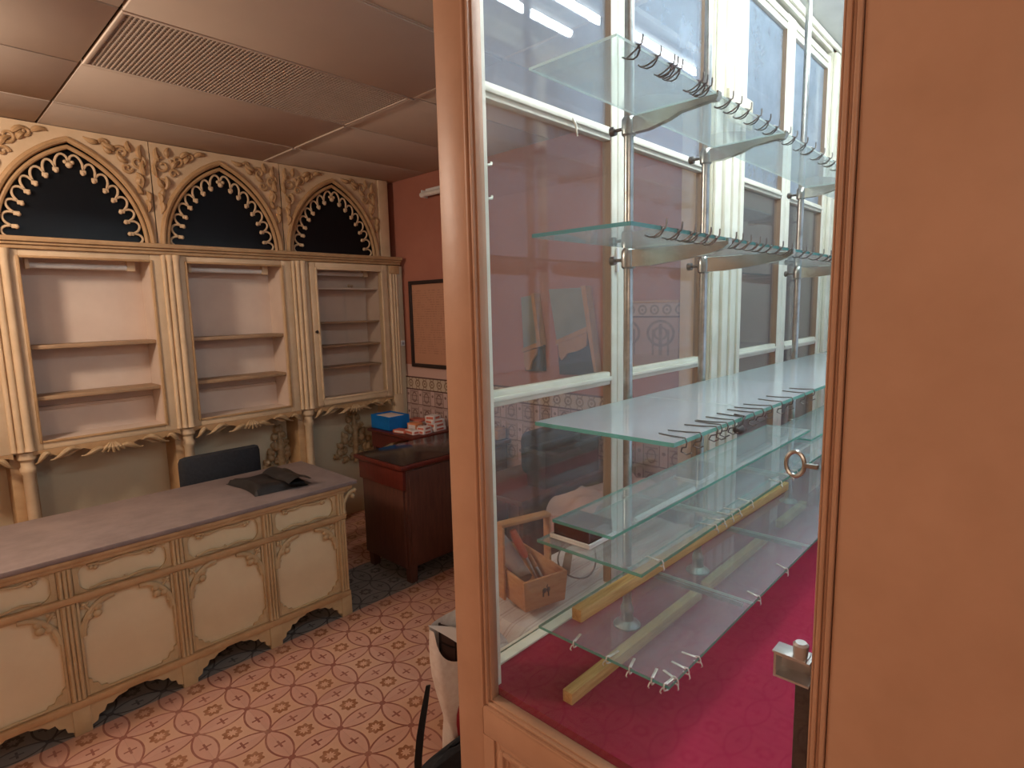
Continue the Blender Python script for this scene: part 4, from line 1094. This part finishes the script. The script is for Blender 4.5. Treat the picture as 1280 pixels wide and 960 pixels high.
batten(1.475, 1.93, .666, FZ + .0005, 'middle pine batten on the red felt between the first two upright feet')
batten(2.08, 2.36, .672, FZ + .0005, 'short pine batten on the red felt at the far right')

# clips along the glass edges: one master of each kind, then copies
def wire_clip():
    m = MB(); r = .0021
    m.tube([(.004, -.004, -.003), (.009, .008, -.012), (.010, .020, -.014), (.004, .032, -.011), (-.006, .036, -.009)], r, 6)
    m.tube([(-.004, -.004, -.003), (-.010, .010, -.014), (-.006, .022, -.0145), (.002, .032, -.011)], r, 6)
    m.tube([(.004, -.004, -.003), (.003, -.005, .006), (.002, .004, .0095), (.001, .012, .0085)], r, 6)
    m.tube([(-.004, -.004, -.003), (-.003, -.009, .002), (-.001, -.013, .004), (.001, -.014, .014), (.002, -.0135, .024)], r, 6)
    m.ball((0, -.005, .001), .0042, seg=8, rings=5)
    m.v = [(x * .85, y * .75, z * .75) for x, y, z in m.v]
    return m
def tab_clip():
    m = MB()
    m.box(-.0026, .0026, .001, .030, .0066, .0076, .0004)
    m.tube([(0, .004, .0085), (0, -.003, .0095), (0, -.0055, .004), (.001, -.005, -.002), (.002, .002, -.0035), (.003, .008, -.003)], .0014, 6)
    m.tube([(-.002, -.005, .002), (-.003, -.008, .000), (-.004, -.010, -.004), (-.003, -.008, -.007)], .0012, 6)
    return m
def thin_clip():
    m = MB()
    m.tube([(0, .052, .0088), (0, .02, .0086), (0, -.003, .0098), (0, -.006, .003), (.001, -.004, -.005), (.003, .006, -.008), (.006, .010, -.016), (.010, .002, -.020), (.012, -.006, -.016)], .0013, 6)
    return m
def place(name, mb, mat, spots, lab, grp):
    src = None
    for (x, y, z, rot) in spots:
        if src is None:
            src = obj(name, mb, mat); o = src
        else:
            o = src.copy(); COL.objects.link(o)
        o.location = (x, y, z); o.rotation_euler = (0, 0, rot)
        tag(o, lab, 'clip', grp)
rn = random.Random(3)
def row(xs, j, j2=.25): return [(x, LV[j][1], LV[j][0], rn.uniform(-j2, j2)) for x in xs]
far = lambda: [1.66 + .075 * i + rn.uniform(-.02, .02) for i in range(9)]
place('wire_clip', wire_clip(), 'steel', row([.885, .942, .992, 1.003, 1.022, 1.105, 1.125, 1.143, 1.244, 1.289, 1.342, 1.402, 1.461, 1.519, 1.598] + far(), 0), 'small dark wire clip on the front edge of the topmost glass shelf', 'wire clips on the topmost glass shelf')
place('wire_clip', wire_clip(), 'steel', row([.92, .978, 1.027, 1.05, 1.094, 1.133, 1.214, 1.248, 1.295, 1.346, 1.384, 1.43, 1.494, 1.563] + far(), 1), 'small dark wire clip on the front edge of the second glass shelf down', 'wire clips on the second glass shelf')
place('price_clip', thin_clip(), 'steel', row([.858, .91, .973, .993, 1.017, 1.049, 1.09, 1.145, 1.192, 1.241, 1.304, 1.371, 1.46, 1.53], 2), 'thin wire price clip on the front edge of the wide third glass shelf', 'thin clips on the third glass shelf')
place('price_clip', tab_clip(), 'tabmetal', row([.89, 1.111, 1.15, 1.191, 1.23, 1.303, 1.497, 1.575, 1.62], 3), 'small pale metal clip on the front edge of the fifth glass level', 'clips on the fifth glass level')
place('price_clip', tab_clip(), 'tabmetal', row([.848, .886, .93, 1.222, 1.399], 4, .5), 'small pale metal clip on the long front edge of the lowest glass panes', 'clips on the front edge of the lowest glass')
place('price_clip', tab_clip(), 'tabmetal', [(.8245, y, LV[4][0], -pi / 2 + rn.uniform(-.3, .3)) for y in (.628, .552, .506, .462, .437)], 'small pale metal clip on the short left end of the lowest glass pane', 'clips on the left end of the lowest glass')
o = obj('black_clip', MB().ball((1.088, .43, 1.408), .013, sc=(1.3, .8, .7), seg=12, rings=8).tube([(1.075, .432, 1.412), (1.088, .425, 1.42), (1.10, .424, 1.432), (1.10, .445, 1.4335)], .0025, 6), 'black', None, (1.088, .43, 1.41)); tag(o, 'black plastic clip hanging under the front edge of the third glass shelf', 'clip')

# ================================================================== LIGHT, WORLD, CAMERA
def area(name, loc, size, power, col, rot=(0, 0, 0)):
    d = bpy.data.lights.new(name, 'AREA'); d.shape = 'RECTANGLE'; d.size, d.size_y = size; d.energy = power; d.color = col
    o = bpy.data.objects.new(name, d); o.location = loc; o.rotation_euler = rot; COL.objects.link(o); return o
WARM = (1., .84, .69)
def room_fill(loc, power, col):  # unseen warm point light added to brighten the room, no fixture built
    d = bpy.data.lights.new('unseen_room_fill', 'POINT'); d.shadow_soft_size = .12; d.energy = power; d.color = col
    o = bpy.data.objects.new('unseen_room_fill', d); o.location = loc; COL.objects.link(o)
room_fill((-.47, 2.85, 2.42), 61, WARM)
room_fill((-1.7, -1.1, 2.35), 33, WARM)
w = bpy.data.worlds.new('street'); SC.world = w; w.use_nodes = True
w.node_tree.nodes['Background'].inputs[0].default_value = (.55, .68, .85, 1)
w.node_tree.nodes['Background'].inputs[1].default_value = 1.0

yaw, pitch, roll = radians(43.26), radians(-7.5634), radians(-1.2866)
fw = Vector((cos(yaw) * cos(pitch), sin(yaw) * cos(pitch), sin(pitch)))
rr = Vector((sin(yaw), -cos(yaw), 0)); up = rr.cross(fw)
r2 = cos(roll) * rr + sin(roll) * up; u2 = -sin(roll) * rr + cos(roll) * up
cd = bpy.data.cameras.new('camera'); cam = bpy.data.objects.new('camera', cd); COL.objects.link(cam)
cd.sensor_fit = 'HORIZONTAL'; cd.sensor_width = 36; cd.lens = 724.64 / 1280 * 36; cd.clip_start = .02
M3 = Matrix((r2, u2, -fw)).transposed()
cam.matrix_world = Matrix.Translation((0, 0, 1.65)) @ M3.to_4x4()
SC.camera = cam
vs = SC.view_settings
vs.view_transform = 'Standard'; vs.look = 'None'; vs.exposure = 0.32; vs.gamma = 1; vs.use_curve_mapping = False
cy = SC.cycles
cy.max_bounces = 14; cy.transparent_max_bounces = 48; cy.diffuse_bounces = 5; cy.glossy_bounces = 6; cy.transmission_bounces = 8
cy.use_denoising = True; cy.sample_clamp_indirect = 6
cy.caustics_reflective = False; cy.caustics_refractive = False
